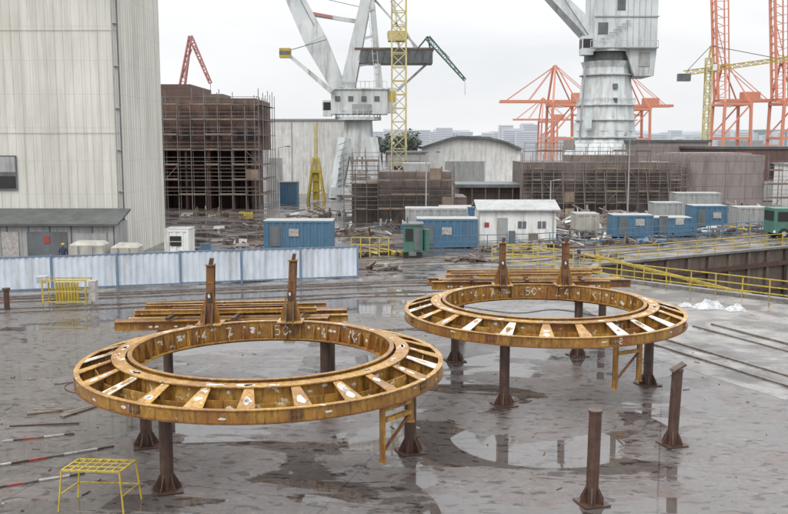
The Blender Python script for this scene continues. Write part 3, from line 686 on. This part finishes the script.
    b.beam((-.5,Y-1,30),(3.2,Y-1,22.9),.25,.25,'crane'); b.beam((-3.6,Y,31),(3.8,Y,22.9),.3,.3,'crane'); b.beam((.5,Y,16.5),(5,Y,20.6),.35,.35,'crane'); b.beam((-.5,Y,35.5),(.8,Y,22.9),.3,.3,'crane')
    b.bb(-.9,1.9,Y-3.2,Y-1.2,23.8,25.3,'yellowc'); b.tube((-1,Y-2.2,24.5),(2,Y-2.2,24.9),.75,'yellowc',n=14)
    b.lattice((5.2,Y,24.6),(11.0,Y,18.2),.7,.35,9,'green',.16,.08); b.beam((3.6,Y,22.9),(5.2,Y,24.8),.25,.25,'craned'); b.beam((5.6,Y,22.9),(5.2,Y,24.8),.25,.25,'craned'); b.beam((11.0,Y,18.2),(11.05,Y,15.9),.05,.05,'craned'); b.beam((5.2,Y,24.8),(8.6,Y,21.6),.08,.08,'craned')
    b.done('counterweight',root)
crane1()
b=B(); b.lattice((.7,130,0),(.7,130,46),2.0,2.0,24,'yellowc',.24,.12); b.bb(-1.6,3,127.8,132.2,0,1.2,'kerb')
b.lattice((.7,130,36),(-14,130,38),1.3,.9,10,'yellowc',.15,.08); b.done('tower_crane')
b=B(); b.tube((-11.4,132,4.6),(-11.4,132,11.4),.22,'yellowc',n=10)
b.bb(-12.2,-10.6,131.2,132.8,4.2,4.6,'yellow')
for sx in(-1,1):
    for sy in(-1,1): b.beam((-11.4+sx*1.2,132+sy*1.2,0),(-11.4+sx*.35,132+sy*.35,6.4),.3,.3,'yellow')
for z in(1.5,3): b.bb(-12.4+z*.15,-10.4-z*.15,130.9+z*.15,131.1+z*.15,z,z+.2,'yellow')
b.tube((-11.4,132,.2),(-11.4,132,4.2),.5,'yellow',n=12); b.done('yellow_mast')

def crane2():
    root=empty('luffing_portal_crane'); Y=162; cx=37.6
    b=B()
    prof=[(0,8.6),(5.5,7.6),(7.8,6.6),(9.2,5.6),(18.5,4.5),(21.5,4.2),(22.6,4.6)]
    for (z0,w0),(z1,w1) in zip(prof,prof[1:]):
        b.tube((cx,Y,z0),(cx,Y,z1),w0,'crane',r2=w1,n=12,cap=False)
    for z,w in((9.4,5.6),(12.4,5.15),(15,4.9),(20.2,4.4)): b.annulus((cx,Y),w-.6,w+.35,z,z+.2,'crane',24)
    for z in(10.6,16.2): 
        b.annulus((cx,Y),5.8-z*.05,5.9-z*.05,z,z+.07,'crane',24)
        for i in range(24):
            a=i*math.pi/12; r=5.85-z*.05; b.beam((cx+r*math.cos(a),Y+r*math.sin(a),z-1),(cx+r*math.cos(a),Y+r*math.sin(a),z),.07,.07,'crane')
    b.tube((cx,Y,22.6),(cx,Y,24.2),4.0,'craned',n=28); b.tube((cx,Y,24.2),(cx,Y,24.8),4.9,'crane',n=28)
    for sx in(-1,1): b.bb(cx+sx*7-1.5,cx+sx*7+1.5,Y-6,Y+6,.4,3,'crane')
    b.beam((cx-5.2,Y-3.4,9),(cx-4.4,Y-3.2,22),.3,.3,'grey'); b.bb(cx-4.9,cx-3.6,Y-5.6,Y-4.6,11,13,'crane')
    for i in range(4): b.box((cx+.5,Y-4.65+.02*i,11+2.4*i),(.8,.3,.9),'craned')
    for i in range(9): b.beam((cx+2.0+i*.28,Y-5.2+.05*i,9.6+i*.35),(cx+2.3+i*.28,Y-5.2+.05*i,9.6+i*.35),.5,.06,'grey')
    b.done('portal_column',root)
    b=B()
    b.bb(cx-3.2,cx+7.6,Y-4,Y+4,24.8,34.6,'crane')
    b.add([(cx+2,Y-4,24.8),(cx+7.6,Y-4,24.8),(cx+7.2,Y-4,20.0),(cx+3.9,Y-4,20.0),(cx+2,Y+4,24.8),(cx+7.6,Y+4,24.8),(cx+7.2,Y+4,20.0),(cx+3.9,Y+4,20.0)],[(0,1,2,3),(4,5,6,7),(0,1,5,4),(1,2,6,5),(2,3,7,6),(3,0,4,7)],'crane')
    for i in range(5): b.bb(cx+2.4+i*1.0,cx+2.46+i*1.0,Y-4.04,Y-4.004,25,34,'grey')
    b.bb(cx-2.6,cx-.9,Y-4.06,Y-4.004,27,29,'craned'); b.bb(cx-3.3,cx+7.8,Y-4.15,Y-4.005,29.9,30.1,'grey')
    b.bb(cx-5.2,cx-3.2,Y-3.6,Y-1.2,23.6,26.8,'crane'); b.bb(cx-5.25,cx-5.205,Y-3.4,Y-1.4,24.8,26.3,'dark'); b.bb(cx-5,cx-3.4,Y-3.65,Y-3.605,24.8,26.3,'dark')
    for i in range(12): b.beam((cx-4+i*1.05,Y-4.9,24.8),(cx-4+i*1.05,Y-4.9,25.9),.08,.08,'crane')
    b.beam((cx-4,Y-4.9,25.9),(cx+7.6,Y-4.9,25.9),.08,.08,'crane'); b.bb(cx-4,cx+7.6,Y-5,Y-4.1,24.6,24.78,'grey')
    for i in range(7): b.box((cx-1.8+i*.7,Y-4.5,26.2+i*.5),(.75,.5,.06),'grey')
    b.bb(cx+.6,cx+2.0,Y-4.05,Y-4.006,31,33,'craned'); b.bb(cx+4.6,cx+6.4,Y-4.12,Y-4.045,21.6,24,'grey')
    b.done('machinery_house',root)
    b=B()
    p0=V((cx-2.6,Y,27)); p1=V((cx-22,Y,46))
    for sy in(-1,1): b.beam(p0+V((0,sy*2,0)),p1+V((0,sy*1,0)),1.4,2.6,'crane',up=(1,0,0),w2=.8,h2=1.4)
    for i in range(1,12):
        q=p0.lerp(p1,i/12); b.beam(q+V((0,-2,0)),q+V((0,2,0)),.4,.4,'crane')
        if i<11:
            q2=p0.lerp(p1,(i+1)/12); b.beam(q+V((0,-1.9,.3)),q2+V((0,1.9,.3)),.2,.2,'crane')
    b.beam((cx-1,Y,34),(cx-18,Y,49),.6,.6,'crane'); b.beam((cx-4,Y-3,27),(cx-10.5,Y-3,36),.12,.12,'craned')
    b.bb(cx-1.6,cx+4,Y-2.5,Y+2.5,34.6,44,'crane')
    b.done('jib',root)
crane2()

def sts(X,Y,boom,raised=False,s=1.0,flip=1):
    b=B(); k='orange'
    def P(x,y,z): return (X+x*s*flip,Y+y*s,z*s)
    for y in(-9,9):
        for x in(0,15): b.beam(P(x,y,0),P(x*.92+.6,y,30),1.3*s,1.5*s,k)
        b.beam(P(0,y,11),P(15,y,11),1.2*s,1.4*s,k); b.beam(P(0,y,29),P(15,y,29),1.2*s,1.4*s,k)
        b.beam(P(0,y,12),P(14,y,28.5),.7*s,.7*s,k)
        b.beam(P(.6,y,30),P(2.5,y*.35,50),.9*s,.9*s,k); b.beam(P(14,y,30),P(3,y*.35,50),.6*s,.6*s,k)
        b.beam(P(3,y*.3,50),P(26,y*.3,31),.35*s,.35*s,k)
    for z in(11,29):
        for x in(0,15): b.beam(P(x,-9,z),P(x,9,z),1.0*s,1.3*s,k)
    b.beam(P(2.6,-3.4,50),P(2.6,3.4,50),1*s,1*s,k)
    for y in(-3,3):
        b.beam(P(-1,y,31),P(30,y,31),.9*s,1.6*s,k)
        if raised:
            b.beam(P(-1,y,31.5),P(-5,y,88),1.0*s,1.7*s,k)
            b.beam(P(2.6,y,50),P(-4,y,72),.35*s,.35*s,k)
            b.beam(P(5,y,31),P(2,y,84),.6*s,.6*s,k)
        else:
            b.beam(P(-1,y,31),P(-boom,y,31),.9*s,1.5*s,k); b.beam(P(2.6,y,50),P(-boom*.85,y,32),.4*s,.4*s,k); b.beam(P(2.6,y,50),P(-boom*.4,y,32),.4*s,.4*s,k)
    if raised:
        for i in range(12):
            t=i/12; z=33+54*t; x=-1-4*t; b.beam(P(x,-3,z),P(x,3,z),.5*s,.5*s,k)
            z2=33+50*t; b.beam(P(x,3,z),P(5-3*t,3,z2),.3*s,.3*s,k); b.beam(P(x,-3,z),P(5-3*(t+.08),-3,z2+4),.3*s,.3*s,k)
    else:
        for i in range(int(boom/4)): b.beam(P(-i*4-2,-3,31),P(-i*4-2,3,31),.4*s,.4*s,k)
    b.box(P(17,0,33.6),(9*s,6*s,4*s),'orange'); b.box(P(6,0,29),(3*s,3*s,2.6*s),'white')
    b.done('container_gantry_crane')
sts(85,500,27); sts(130,520,22,s=.95); sts(174,490,20,True); sts(201,480,20,True)
sts(146,640,22,s=.9); sts(112,700,24,s=.85)

b=B(); b.lattice((103,300,0),(103,300,36),1.8,1.8,18,'yellowc',.3,.18); b.lattice((95,300,31.2),(140,300,37.5),1.5,1.0,30,'yellow',.25,.14); b.beam((103,300,36),(103.5,300,40),.5,.5,'yellow'); b.beam((103.5,300,40),(96,300,32),.2,.2,'craned'); b.beam((103.5,300,40),(125,300,36),.2,.2,'craned')
b.bb(93,97,299,301,28.6,31,'craned'); b.bb(103.8,105.4,299,301,32,34,'white'); b.done('tower_crane')
b=B(); Y=300
b.lattice((-72,Y,14),(-66.4,Y,43),2.4,.8,12,'redc',.4,.22); b.lattice((-66.4,Y,43),(-60.2,Y,28),1.2,.8,7,'redc',.35,.2); b.beam((-72,Y,23),(-66,Y,39),.3,.3,'redc'); b.bb(-74,-70,Y-2,Y+2,0,14,'redc'); b.beam((-60.2,Y,28),(-60.2,Y,22),.15,.15,'craned')
b.done('harbour_crane')

# ------------------------------------------------------------------ distant land
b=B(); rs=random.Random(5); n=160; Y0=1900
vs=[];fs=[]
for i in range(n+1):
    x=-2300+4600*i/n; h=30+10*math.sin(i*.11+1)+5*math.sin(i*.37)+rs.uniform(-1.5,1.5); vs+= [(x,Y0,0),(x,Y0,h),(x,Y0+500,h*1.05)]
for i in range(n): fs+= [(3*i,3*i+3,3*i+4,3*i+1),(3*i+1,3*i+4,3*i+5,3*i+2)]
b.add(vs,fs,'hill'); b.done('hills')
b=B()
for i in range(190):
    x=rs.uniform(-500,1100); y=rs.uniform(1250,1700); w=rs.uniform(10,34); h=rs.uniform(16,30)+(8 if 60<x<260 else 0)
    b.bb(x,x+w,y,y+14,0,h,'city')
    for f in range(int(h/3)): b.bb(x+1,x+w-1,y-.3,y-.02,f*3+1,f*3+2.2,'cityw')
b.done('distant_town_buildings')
b=B()
for i in range(40):
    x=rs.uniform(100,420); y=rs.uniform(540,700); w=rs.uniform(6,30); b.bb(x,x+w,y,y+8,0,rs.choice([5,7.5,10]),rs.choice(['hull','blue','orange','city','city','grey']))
b.done('container_stacks')
def trees(name,x0,x1,y0,y1,hmin,hmax,n,seed):
    rs=random.Random(seed); b=B()
    for i in range(n):
        x=rs.uniform(x0,x1); y=rs.uniform(y0,y1); h=rs.uniform(hmin,hmax)
        b.tube((x,y,0),(x,y,h*.6),.35,'wood',r2=.12,n=5)
        for q in range(5):
            a=rs.uniform(0,6.28); b.beam((x,y,h*.4),(x+math.cos(a)*h*.2,y+math.sin(a)*h*.2,h*.75),.12,.12,'wood')
        for q in range(14):
            a=rs.uniform(0,6.28); rr=rs.uniform(0,.26)*h; cz=h*rs.uniform(.45,.95); c=V((x+rr*math.cos(a),y+rr*math.sin(a),cz)); cr=h*rs.uniform(.07,.13)
            for l in range(14):
                d=V((rs.gauss(0,1),rs.gauss(0,1),rs.gauss(0,1)))*cr*.6; s=rs.uniform(.35,.8); u=V((rs.gauss(0,1),rs.gauss(0,1),rs.gauss(0,1))).normalized(); w=u.orthogonal().normalized()
                p=c+d; b.add([p-u*s,p+w*s,p+u*s,p-w*s],[(0,1,2,3)],'leaf')
    b.done(name)
trees('tree_line',-20,12,390,440,9,14,22,3)

# ------------------------------------------------------------------ mid yard objects
def container(x0,x1,y,h,k='blue',d=2.4):
    root=empty('shipping_container' if k!='white' else 'site_cabin'); b=B()
    b.bb(x0,x1,y,y+d,.12,h,k); n=int((x1-x0)/.28)
    for i in range(n): 
        if i%2==0: b.bb(x0+.1+i*(x1-x0-.2)/n,x0+.1+(i+.9)*(x1-x0-.2)/n,y-.045,y-.003,.28,h-.16,k)
    b.bb(x0-.03,x1+.03,y-.06,y-.002,.1,.26,k); b.bb(x0-.03,x1+.03,y-.06,y-.002,h-.14,h+.01,k)
    for x in(x0,x1-.1): b.bb(x-.02,x+.12,y-.07,y-.004,.12,h,k)
    b.bb(x0-.04,x1+.04,y-.05,y+d+.04,h+.012,h+.05,'grey')
    if k=='blue' and x1-x0>3: b.bb(x0+.5,x0+1.3,y-.1,y-.061,.3,1.9,'craned'); b.bb(x0+2.0,x0+2.8,y-.1,y-.061,1.1,1.7,'dullw')
    b.done('body',root)
container(-10.4,-4.9,71.6,2.3); container(1.9,6.8,72.9,2.35)
container(19.8,23.4,81,2.0); container(23.7,27.2,82,1.7); container(29.6,33.0,89,2.3); container(34.8,38,91,2.0,'grey'); container(27.5,30.5,95,2.2,'grey'); container(38,43,86,1.6,'blue')
container(1.0,6.3,77,2.9,'grey'); container(4.4,8.2,86,2.4,'blue'); container(31,36,99,3.0,'grey'); container(17.0,19.2,84,1.9,'beige')
root=empty('green_lorry'); b=B()
x,y=33.7,79.5
b.bb(x,x+1.9,y,y+2.3,.55,2.75,'green'); b.bb(x-.02,x+.35,y+.05,y+2.25,.55,1.5,'green'); b.bb(x-.05,x-.003,y+.2,y+2.1,1.65,2.5,'dark'); b.bb(x+.3,x+1.4,y-.03,y-.004,1.6,2.45,'dark'); b.bb(x+.3,x+1.4,y-.03,y-.004,.7,1.5,'green'); b.bb(x-.06,x+.1,y-.1,y+.0,.6,.8,'white')
b.bb(x+2.1,x+7.5,y+.05,y+2.25,1.1,2.4,'green'); b.bb(x+.2,x+7.4,y+.5,y+1.8,.6,.9,'craned')
for i in range(9): b.bb(x+2.2+i*.6,x+2.27+i*.6,y-.01,y+.045,1.15,2.35,'green')
for wx in(.9,4.9,6.2):
    for wy in(-.05,2.0): b.tube((x+wx,y+wy,.5),(x+wx,y+wy+.32,.5),.5,'dark',n=18); b.tube((x+wx,y+wy-.02,.5),(x+wx,y+wy,.5),.22,'grey',n=12)
b.done('cab_and_body',root)

def whitehouse():
    root=empty('white_workshop_building'); b=B(); Y=77.4
    b.bb(7.4,14.0,Y,Y+5,0,2.75,'white'); b.done('walls',root)
    b=B()
    b.add([(7.1,Y-.35,2.7),(14.3,Y-.35,2.7),(14.3,Y+2.5,3.4),(7.1,Y+2.5,3.4),(7.1,Y-.35,2.82),(14.3,Y-.35,2.82),(14.3,Y+2.5,3.52),(7.1,Y+2.5,3.52)],[(0,1,2,3),(4,5,6,7),(0,1,5,4),(1,2,6,5),(2,3,7,6),(3,0,4,7)],'grey')
    b.add([(7.1,Y+2.5,3.4),(14.3,Y+2.5,3.4),(14.3,Y+5.3,2.7),(7.1,Y+5.3,2.7),(7.1,Y+2.5,3.52),(14.3,Y+2.5,3.52),(14.3,Y+5.3,2.82),(7.1,Y+5.3,2.82)],[(0,1,2,3),(4,5,6,7),(0,1,5,4),(1,2,6,5),(2,3,7,6),(3,0,4,7)],'grey'); b.done('roof',root)
    b=B(); b.bb(8.9,9.8,Y-.05,Y-.004,.02,2.1,'grey'); b.bb(10.7,11.4,Y-.05,Y-.004,1.2,1.8,'craned'); b.bb(12.4,13.1,Y-.05,Y-.004,1.2,1.8,'craned'); b.bb(12.72,12.77,Y-.07,Y-.052,1.2,1.8,'white'); b.bb(11.02,11.07,Y-.07,Y-.052,1.2,1.8,'white'); b.bb(7.8,8.2,Y-.05,Y-.004,1.3,1.7,'red')
    b.tube((13.7,Y-.12,0),(13.7,Y-.12,2.7),.05,'grey'); b.bb(9.9,10.4,Y-.6,Y-.1,0,1.0,'craned'); b.bb(11.6,12.3,Y-.9,Y-.2,0,.8,'wood')
    b.done('door_and_windows',root)
whitehouse()

root=empty('green_machine_cabin'); b=B()
b.bb(.7,2.1,66.4,68.2,.45,2.45,'green'); b.bb(.6,2.2,66.3,68.3,2.45,2.58,'craned'); b.bb(.85,1.4,66.34,66.39,1.3,2.2,'dark'); b.bb(1.5,1.95,66.34,66.39,.6,2.2,'craned')
for x in(.9,1.9):
    b.tube((x,66.5,.22),(x,66.7,.22),.22,'dark',n=12); b.tube((x,67.9,.22),(x,68.1,.22),.22,'dark',n=12)
b.tube((1.0,67,2.58),(1.0,67,3.0),.07,'craned'); b.tube((2.4,67,.5),(2.4,67,2.1),.25,'green',n=12); b.done('body',root)
def clutter(name,x,y,w,d,h,n,ks,seed):
    rs=random.Random(seed); b=B()
    for i in range(n):
        px=x+rs.uniform(-w,w)/2; py=y+rs.uniform(-d,d)/2; f=1-min(1,abs(px-x)/(w/2))*.6
        t=rs.random(); a=rs.uniform(0,3.14); z=rs.uniform(.05,h*f); k=rs.choice(ks+['scrap','rustd','scrap'])
        if t<.45: 
            L=rs.uniform(.8,2.6); dx,dy=math.cos(a)*L/2,math.sin(a)*L/2; b.beam((px-dx,py-dy,z*.6),(px+dx,py+dy,z),rs.uniform(.05,.2),rs.uniform(.04,.16),k)
        elif t<.75: s=rs.uniform(.2,.75)*min(1,.5+h*.5); b.box((px,py,min(z,s*.4)),(s,s*rs.uniform(.5,1.6),s*rs.uniform(.3,.8)),k,rz=a)
        elif t<.9: b.tube((px,py,0),(px+rs.uniform(-.2,.2),py,z+.3),rs.uniform(.04,.16),k,n=8)
        else: b.plate([(px-.6,py,0.05),(px+.6,py-.2,.08),(px+.5,py+.3,z*.7+.15),(px-.5,py+.4,z*.7+.1)],.04,k)
    b.done(name)
for i,(x,y,w,d,h,n,ks) in enumerate([
 (-12.6,66,4,3,.6,24,['scrap','wood','beige']),(-13,75,6,5,.5,20,['scrap','wood','dullw']),(-17,90,8,8,.5,24,['scrap','wood','grey']),(-21,106,8,5,1.0,40,['yellow','scrap','dullw','wood']),
 (-10,92,7,6,.5,22,['scrap','blue','dullw','wood']),(-9,104,9,6,1.2,44,['scrap','grey','wood','dullw']),(-3,84,6,5,.8,36,['scrap','grey','wood']),(-1.6,68,4,2,1.0,34,['yellow','scrap','wood']),
 (-2,60.3,4,1.5,.5,24,['scrap','wood','dullw']),(4,80,5,3,1.5,40,['blue','scrap','grey']),(9,71,6,2,.7,34,['scrap','wood','beige']),(13,73.6,5,2,.8,40,['dullw','scrap','wood']),(16.5,80,5,3,1.1,55,['white','beige','scrap','wood']),
 (17,90,8,6,1.2,60,['wood','scrap','white','beige']),(23,95,9,5,1.4,70,['scrap','wood','blue','grey']),(20,76,6,2,.7,34,['blue','scrap','wood']),(27,83,6,4,.9,40,['blue','dullw','scrap']),(34,86,8,3,1.0,50,['scrap','yellow','wood','dullw']),
 (40,98,10,6,1.6,70,['scrap','wood','grey','blue']),(33,104,10,4,1.5,60,['scrap','wood','dullw']),(12,100,8,6,1.2,60,['scrap','grey','wood']),(44,92,6,6,1.5,50,['red','scrap','dullw','blue']),(5.4,64.5,3,1.5,.5,18,['scrap','wood']),(-14.8,60.4,3,1.4,.9,24,['dullw','scrap','grey']),
 (8.5,92,6,5,1.4,50,['scrap','yellow','grey','wood']),(48,105,8,6,2,50,['yellow','scrap','dullw']),(14.5,66.2,4,1.6,.5,22,['scrap','wood']),(22,100,14,3,2,70,['scrap','wood','dullw','grey']),(41,108,10,3,2,60,['scrap','wood','dullw','blue']),(2,90,8,3,1.6,60,['scrap','wood','blue','grey'])]):
    clutter(['scrap_metal_pile','timber_pile','steel_offcut_pile'][i%3],x,y,w,d,h,n,ks,100+i)

def railing(name,pts,k='yellow',h=1.1,sp=1.4,r=.05,rails=(.35,.7,1.1)):
    b=B()
    for (a,c) in zip(pts,pts[1:]):
        a=V((*a,0));c=V((*c,0)); L=(c-a).length; n=max(1,round(L/sp))
        for i in range(n+1): q=a.lerp(c,i/n); b.beam(q,q+V((rnd(-.03,.03),rnd(-.03,.03),h)),r,r,k)
        for z in rails: b.beam(a+V((0,0,z*h/1.1)),c+V((0,0,z*h/1.1)),r*.9,r*.9,k)
    b.done(name)
railing('yellow_safety_railing',[(11.9,57.3),(21.5,47.2),(40,28)],r=.06,h=1.15,sp=1.6)
railing('yellow_safety_railing',[(14.3,63.0),(32,73.7),(60,87.8)],r=.055,sp=2)
railing('yellow_safety_railing',[(7.6,60.8),(9.6,59.6),(11.6,57.8)],h=1.6,r=.07,sp=1.1)
railing('yellow_safety_railing',[(7.0,63.8),(11.5,64.4)],h=1.3,r=.06,sp=1.3)
railing('yellow_barrier',[(-3.2,67),(-.4,66.6)],h=1.5,r=.08,sp=.7)
railing('blue_railing',[(2,69.5),(11,71.5),(19,76),(30,82)],'blue',1.3,1.7,.06)
railing('blue_railing',[(24,78.3),(45,90)],'blue',1.2,1.7,.06)
b=B()
for y in(0,1.0):
    for z in(.15,1.2): b.beam((12.6+y*.6,59.2-y*.6,z),(22.6+y*.6,50.4-y*.6,z-1.9),.08,.08,'yellow')
for i in range(12):
    t=i/11; x=12.6+10*t; yy=59.2-8.8*t; z=.15-1.9*t; b.beam((x,yy,z),(x,yy,z+1.05),.05,.05,'yellow'); b.beam((x,yy,z),(x+.6,yy-.6,z),.5,.05,'grey')
b.done('yellow_gangway')
for x,y,h in((3.1,87,7.5),(-12.5,98,8),(26,100,9),(14.6,84,5)):
    b=B(); b.tube((x,y,0),(x,y,h),.09,'grey',r2=.05,n=8); b.beam((x,y,h),(x+.9,y-.3,h+.15),.06,.06,'grey'); b.box((x+1.1,y-.36,h+.14),(.45,.2,.1),'craned'); b.bb(x-.25,x+.25,y-.25,y+.25,0,.3,'kerb'); b.done('street_lamp')
def tarp(x,y,w,d,h,seed,name='crumpled_tarpaulin',k='tarp'):
    n=26; vs=[];fs=[]
    for i in range(n+1):
        for j in range(n+1):
            u=i/n*2-1;v=j/n*2-1; r=min(1,math.hypot(u,v)); e=1+.3*mnoise.noise(V((u*2+seed,v*2,3)))
            z=h*(1-r**3)*(.55+.9*abs(mnoise.noise(V((u*2.2+seed,v*2.2,0)))))+.25*h*abs(mnoise.noise(V((u*6,v*6,seed))))*(1-r)
            vs.append((x+u*w/2*e,y+v*d/2*e,max(.012,z+.015)))
    for i in range(n):
        for j in range(n):
            a=i*(n+1)+j; fs.append((a,a+1,a+n+2,a+n+1))
    b=B(); b.add(vs,fs,k); b.done(name,smooth=False)
tarp(16.3,46.0,1.5,1.0,.42,4); tarp(17.5,45.4,1.0,.8,.30,9); tarp(15.3,46.5,.7,.6,.2,13)
for x0,x1,h,y in((-22.0,-19.6,1.85,60.2),(-19.3,-17.4,1.65,60.6)):
    b=B(); b.add([(x0,y,0),(x1,y,0),(x1,y+1.8,0),(x0,y+1.8,0),(x0+.08,y+.05,h-.2),(x1-.05,y+.1,h-.22),(x1-.08,y+1.7,h-.2),(x0+.05,y+1.7,h-.18),(x0+.35,y+.4,h),(x1-.35,y+.4,h-.02),(x1-.3,y+1.4,h),(x0+.3,y+1.4,h+.03)],
      [(0,1,5,4),(1,2,6,5),(2,3,7,6),(3,0,4,7),(4,5,9,8),(5,6,10,9),(6,7,11,10),(7,4,8,11),(8,9,10,11)],'beige')
    for q in(.3,.7): b.bb(x0+(x1-x0)*q,x0+(x1-x0)*q+.04,y-.03,y-.01,.1,h-.2,'craned')
    b.done('beige_covered_stack')
container(-16.4,-14.7,64,2.35,'white',2.0)
b=B(); b.bb(-16.0,-15.2,63.9,63.93,1.2,1.9,'dark'); b.bb(-16.05,-15.15,63.88,63.898,1.5,1.53,'white'); b.done('cabin_window')
b=B()
for i in range(5): b.tube((-13.9+i*.16,64.5,.1),(-13.9+i*.16,64.5,1.3),.07,'blue',n=8)
for z in(.1,.9): b.beam((-14.1,64.35,z),(-13.1,64.35,z),.05,.05,'blue')
b.done('gas_bottle_rack')

# ------------------------------------------------------------------ worker behind the fence
def worker(x,y,jk='cloth',hk='yellow',z0=0):
    root=empty('shipyard_worker')
    J={'pel':((0,0,.95),.15),'wai':((0,0,1.12),.135),'che':((0,.01,1.34),.16),'nek':((0,0,1.50),.06),'hd0':((0,-.01,1.56),.06),
       'shl':((-.19,0,1.42),.07),'ell':((-.27,.02,1.16),.052),'wrl':((-.24,-.12,.95),.036),'hnl':((-.235,-.16,.90),.03),
       'shr':((.19,0,1.42),.07),'elr':((.27,.03,1.16),.052),'wrr':((.27,-.04,.92),.036),'hnr':((.27,-.06,.86),.03),
       'hil':((-.10,0,.90),.10),'knl':((-.12,-.03,.49),.07),'anl':((-.13,.03,.09),.05),'tol':((-.14,-.13,.05),.045),
       'hir':((.10,0,.90),.10),'knr':((.11,-.06,.49),.07),'anr':((.12,.05,.09),.05),'tor':((.13,-.11,.05),.045)}
    E=[('pel','wai'),('wai','che'),('che','nek'),('nek','hd0'),('che','shl'),('shl','ell'),('ell','wrl'),('wrl','hnl'),('che','shr'),('shr','elr'),('elr','wrr'),('wrr','hnr'),('pel','hil'),('hil','knl'),('knl','anl'),('anl','tol'),('pel','hir'),('hir','knr'),('knr','anr'),('anr','tor')]
    ks=list(J); me=bpy.data.meshes.new('body'); me.from_pydata([V(J[k][0])+V((x,y,z0)) for k in ks],[(ks.index(a),ks.index(c)) for a,c in E],[])
    o=bpy.data.objects.new('body',me); scene.collection.objects.link(o); o.parent=root
    o.modifiers.new('skin','SKIN')
    if not me.skin_vertices: 
        bm=bmesh.new(); bm.from_mesh(me); bm.verts.layers.skin.verify(); bm.to_mesh(me); bm.free()
    for i,k in enumerate(ks): me.skin_vertices[0].data[i].radius=(J[k][1],J[k][1]*.85)
    me.skin_vertices[0].data[0].use_root=True
    o.modifiers.new('sub','SUBSURF').levels=1; o.modifiers['sub'].render_levels=2
    me.materials.append(M[jk])
    bm=bmesh.new(); bmesh.ops.create_uvsphere(bm,u_segments=20,v_segments=14,radius=1)
    for v in bm.verts:
        v.co.x*=.078; v.co.y*=.098; v.co.z*=.118
        if v.co.z<-.02: v.co.x*=.88
        if v.co.y<-.085 and abs(v.co.z)<.03: v.co.y-=.018
        v.co+=V((x,y-.01,1.66+z0))
    me=bpy.data.meshes.new('head'); bm.to_mesh(me); bm.free(); me.materials.append(M['skin']); h=bpy.data.objects.new('head',me); scene.collection.objects.link(h); h.parent=root
    b=B()
    for i in range(8):
        a0,a1=i*math.pi/16,(i+1)*math.pi/16; b.tube((x,y-.01,z0+1.69+.115*math.sin(a0)),(x,y-.01,z0+1.69+.115*math.sin(a1)),.115*math.cos(a0),hk,r2=max(.001,.115*math.cos(a1)),n=16,cap=False)
    b.box((x,y-.12,1.695+z0),(.17,.10,.012),hk); b.done('helmet',root)
    b=B()
    for sx in(-1,1):
        for f in range(4): b.tube((x+sx*.25+(-.02+.014*f),y-.13,.90+z0),(x+sx*.25+(-.022+.015*f),y-.15,.83+.008*abs(f-1.5)+z0),.008,'skin',n=6)
        b.tube((x+sx*.22,y-.12,.91+z0),(x+sx*.20,y-.16,.87+z0),.009,'skin',n=6)
    b.done('fingers',root)
worker(-22.4,60.5)

# ------------------------------------------------------------------ world, sun, camera
w=bpy.data.worlds.new('World'); scene.world=w; w.use_nodes=True; nt=w.node_tree; nt.nodes.clear()
out=nt.nodes.new('ShaderNodeOutputWorld'); bg=nt.nodes.new('ShaderNodeBackground'); nt.links.new(bg.outputs[0],out.inputs[0])
sky=nt.nodes.new('ShaderNodeTexSky'); sky.sky_type='NISHITA'; sky.sun_disc=False; sky.sun_elevation=R(48); sky.sun_rotation=R(215); sky.dust_density=4; sky.air_density=1
tc=nt.nodes.new('ShaderNodeTexCoord')
n1=noise(nt,tc.outputs['Generated'],2.6,6,.55,.5,mscale=(1,1,3.2))
cl=ramp(nt,n1,[(.30,(7.3,7.5,7.8)),(.70,(8.9,8.9,8.9))])
sx=nt.nodes.new('ShaderNodeSeparateXYZ'); nt.links.new(tc.outputs['Generated'],sx.inputs[0])
mr=nt.nodes.new('ShaderNodeMapRange'); mr.inputs[1].default_value=.1; mr.inputs[2].default_value=1; mr.inputs[3].default_value=1.0; mr.inputs[4].default_value=3.0
nt.links.new(sx.outputs['Z'],mr.inputs[0])
mul=nt.nodes.new('ShaderNodeVectorMath'); mul.operation='SCALE'; nt.links.new(cl,mul.inputs[0]); nt.links.new(mr.outputs[0],mul.inputs['Scale'])
mx=mix(nt,.93,sky.outputs['Color'],mul.outputs[0])
nt.links.new(mx,bg.inputs['Color']); bg.inputs['Strength'].default_value=.12
sd=bpy.data.lights.new('sun','SUN'); sd.energy=1.2; sd.angle=R(18); sd.color=(1,.97,.92); so=bpy.data.objects.new('sun',sd); scene.collection.objects.link(so)
so.rotation_euler=(R(42),0,R(-35))
cd=bpy.data.cameras.new('camera'); co=bpy.data.objects.new('camera',cd); scene.collection.objects.link(co); scene.camera=co
co.location=(0,0,8.5); co.rotation_euler=(R(90)-math.atan(114/900),0,0); cd.sensor_width=36; cd.lens=36*900/788; cd.clip_end=6000
scene.view_settings.view_transform='Standard'; scene.view_settings.look='None'; scene.view_settings.exposure=0
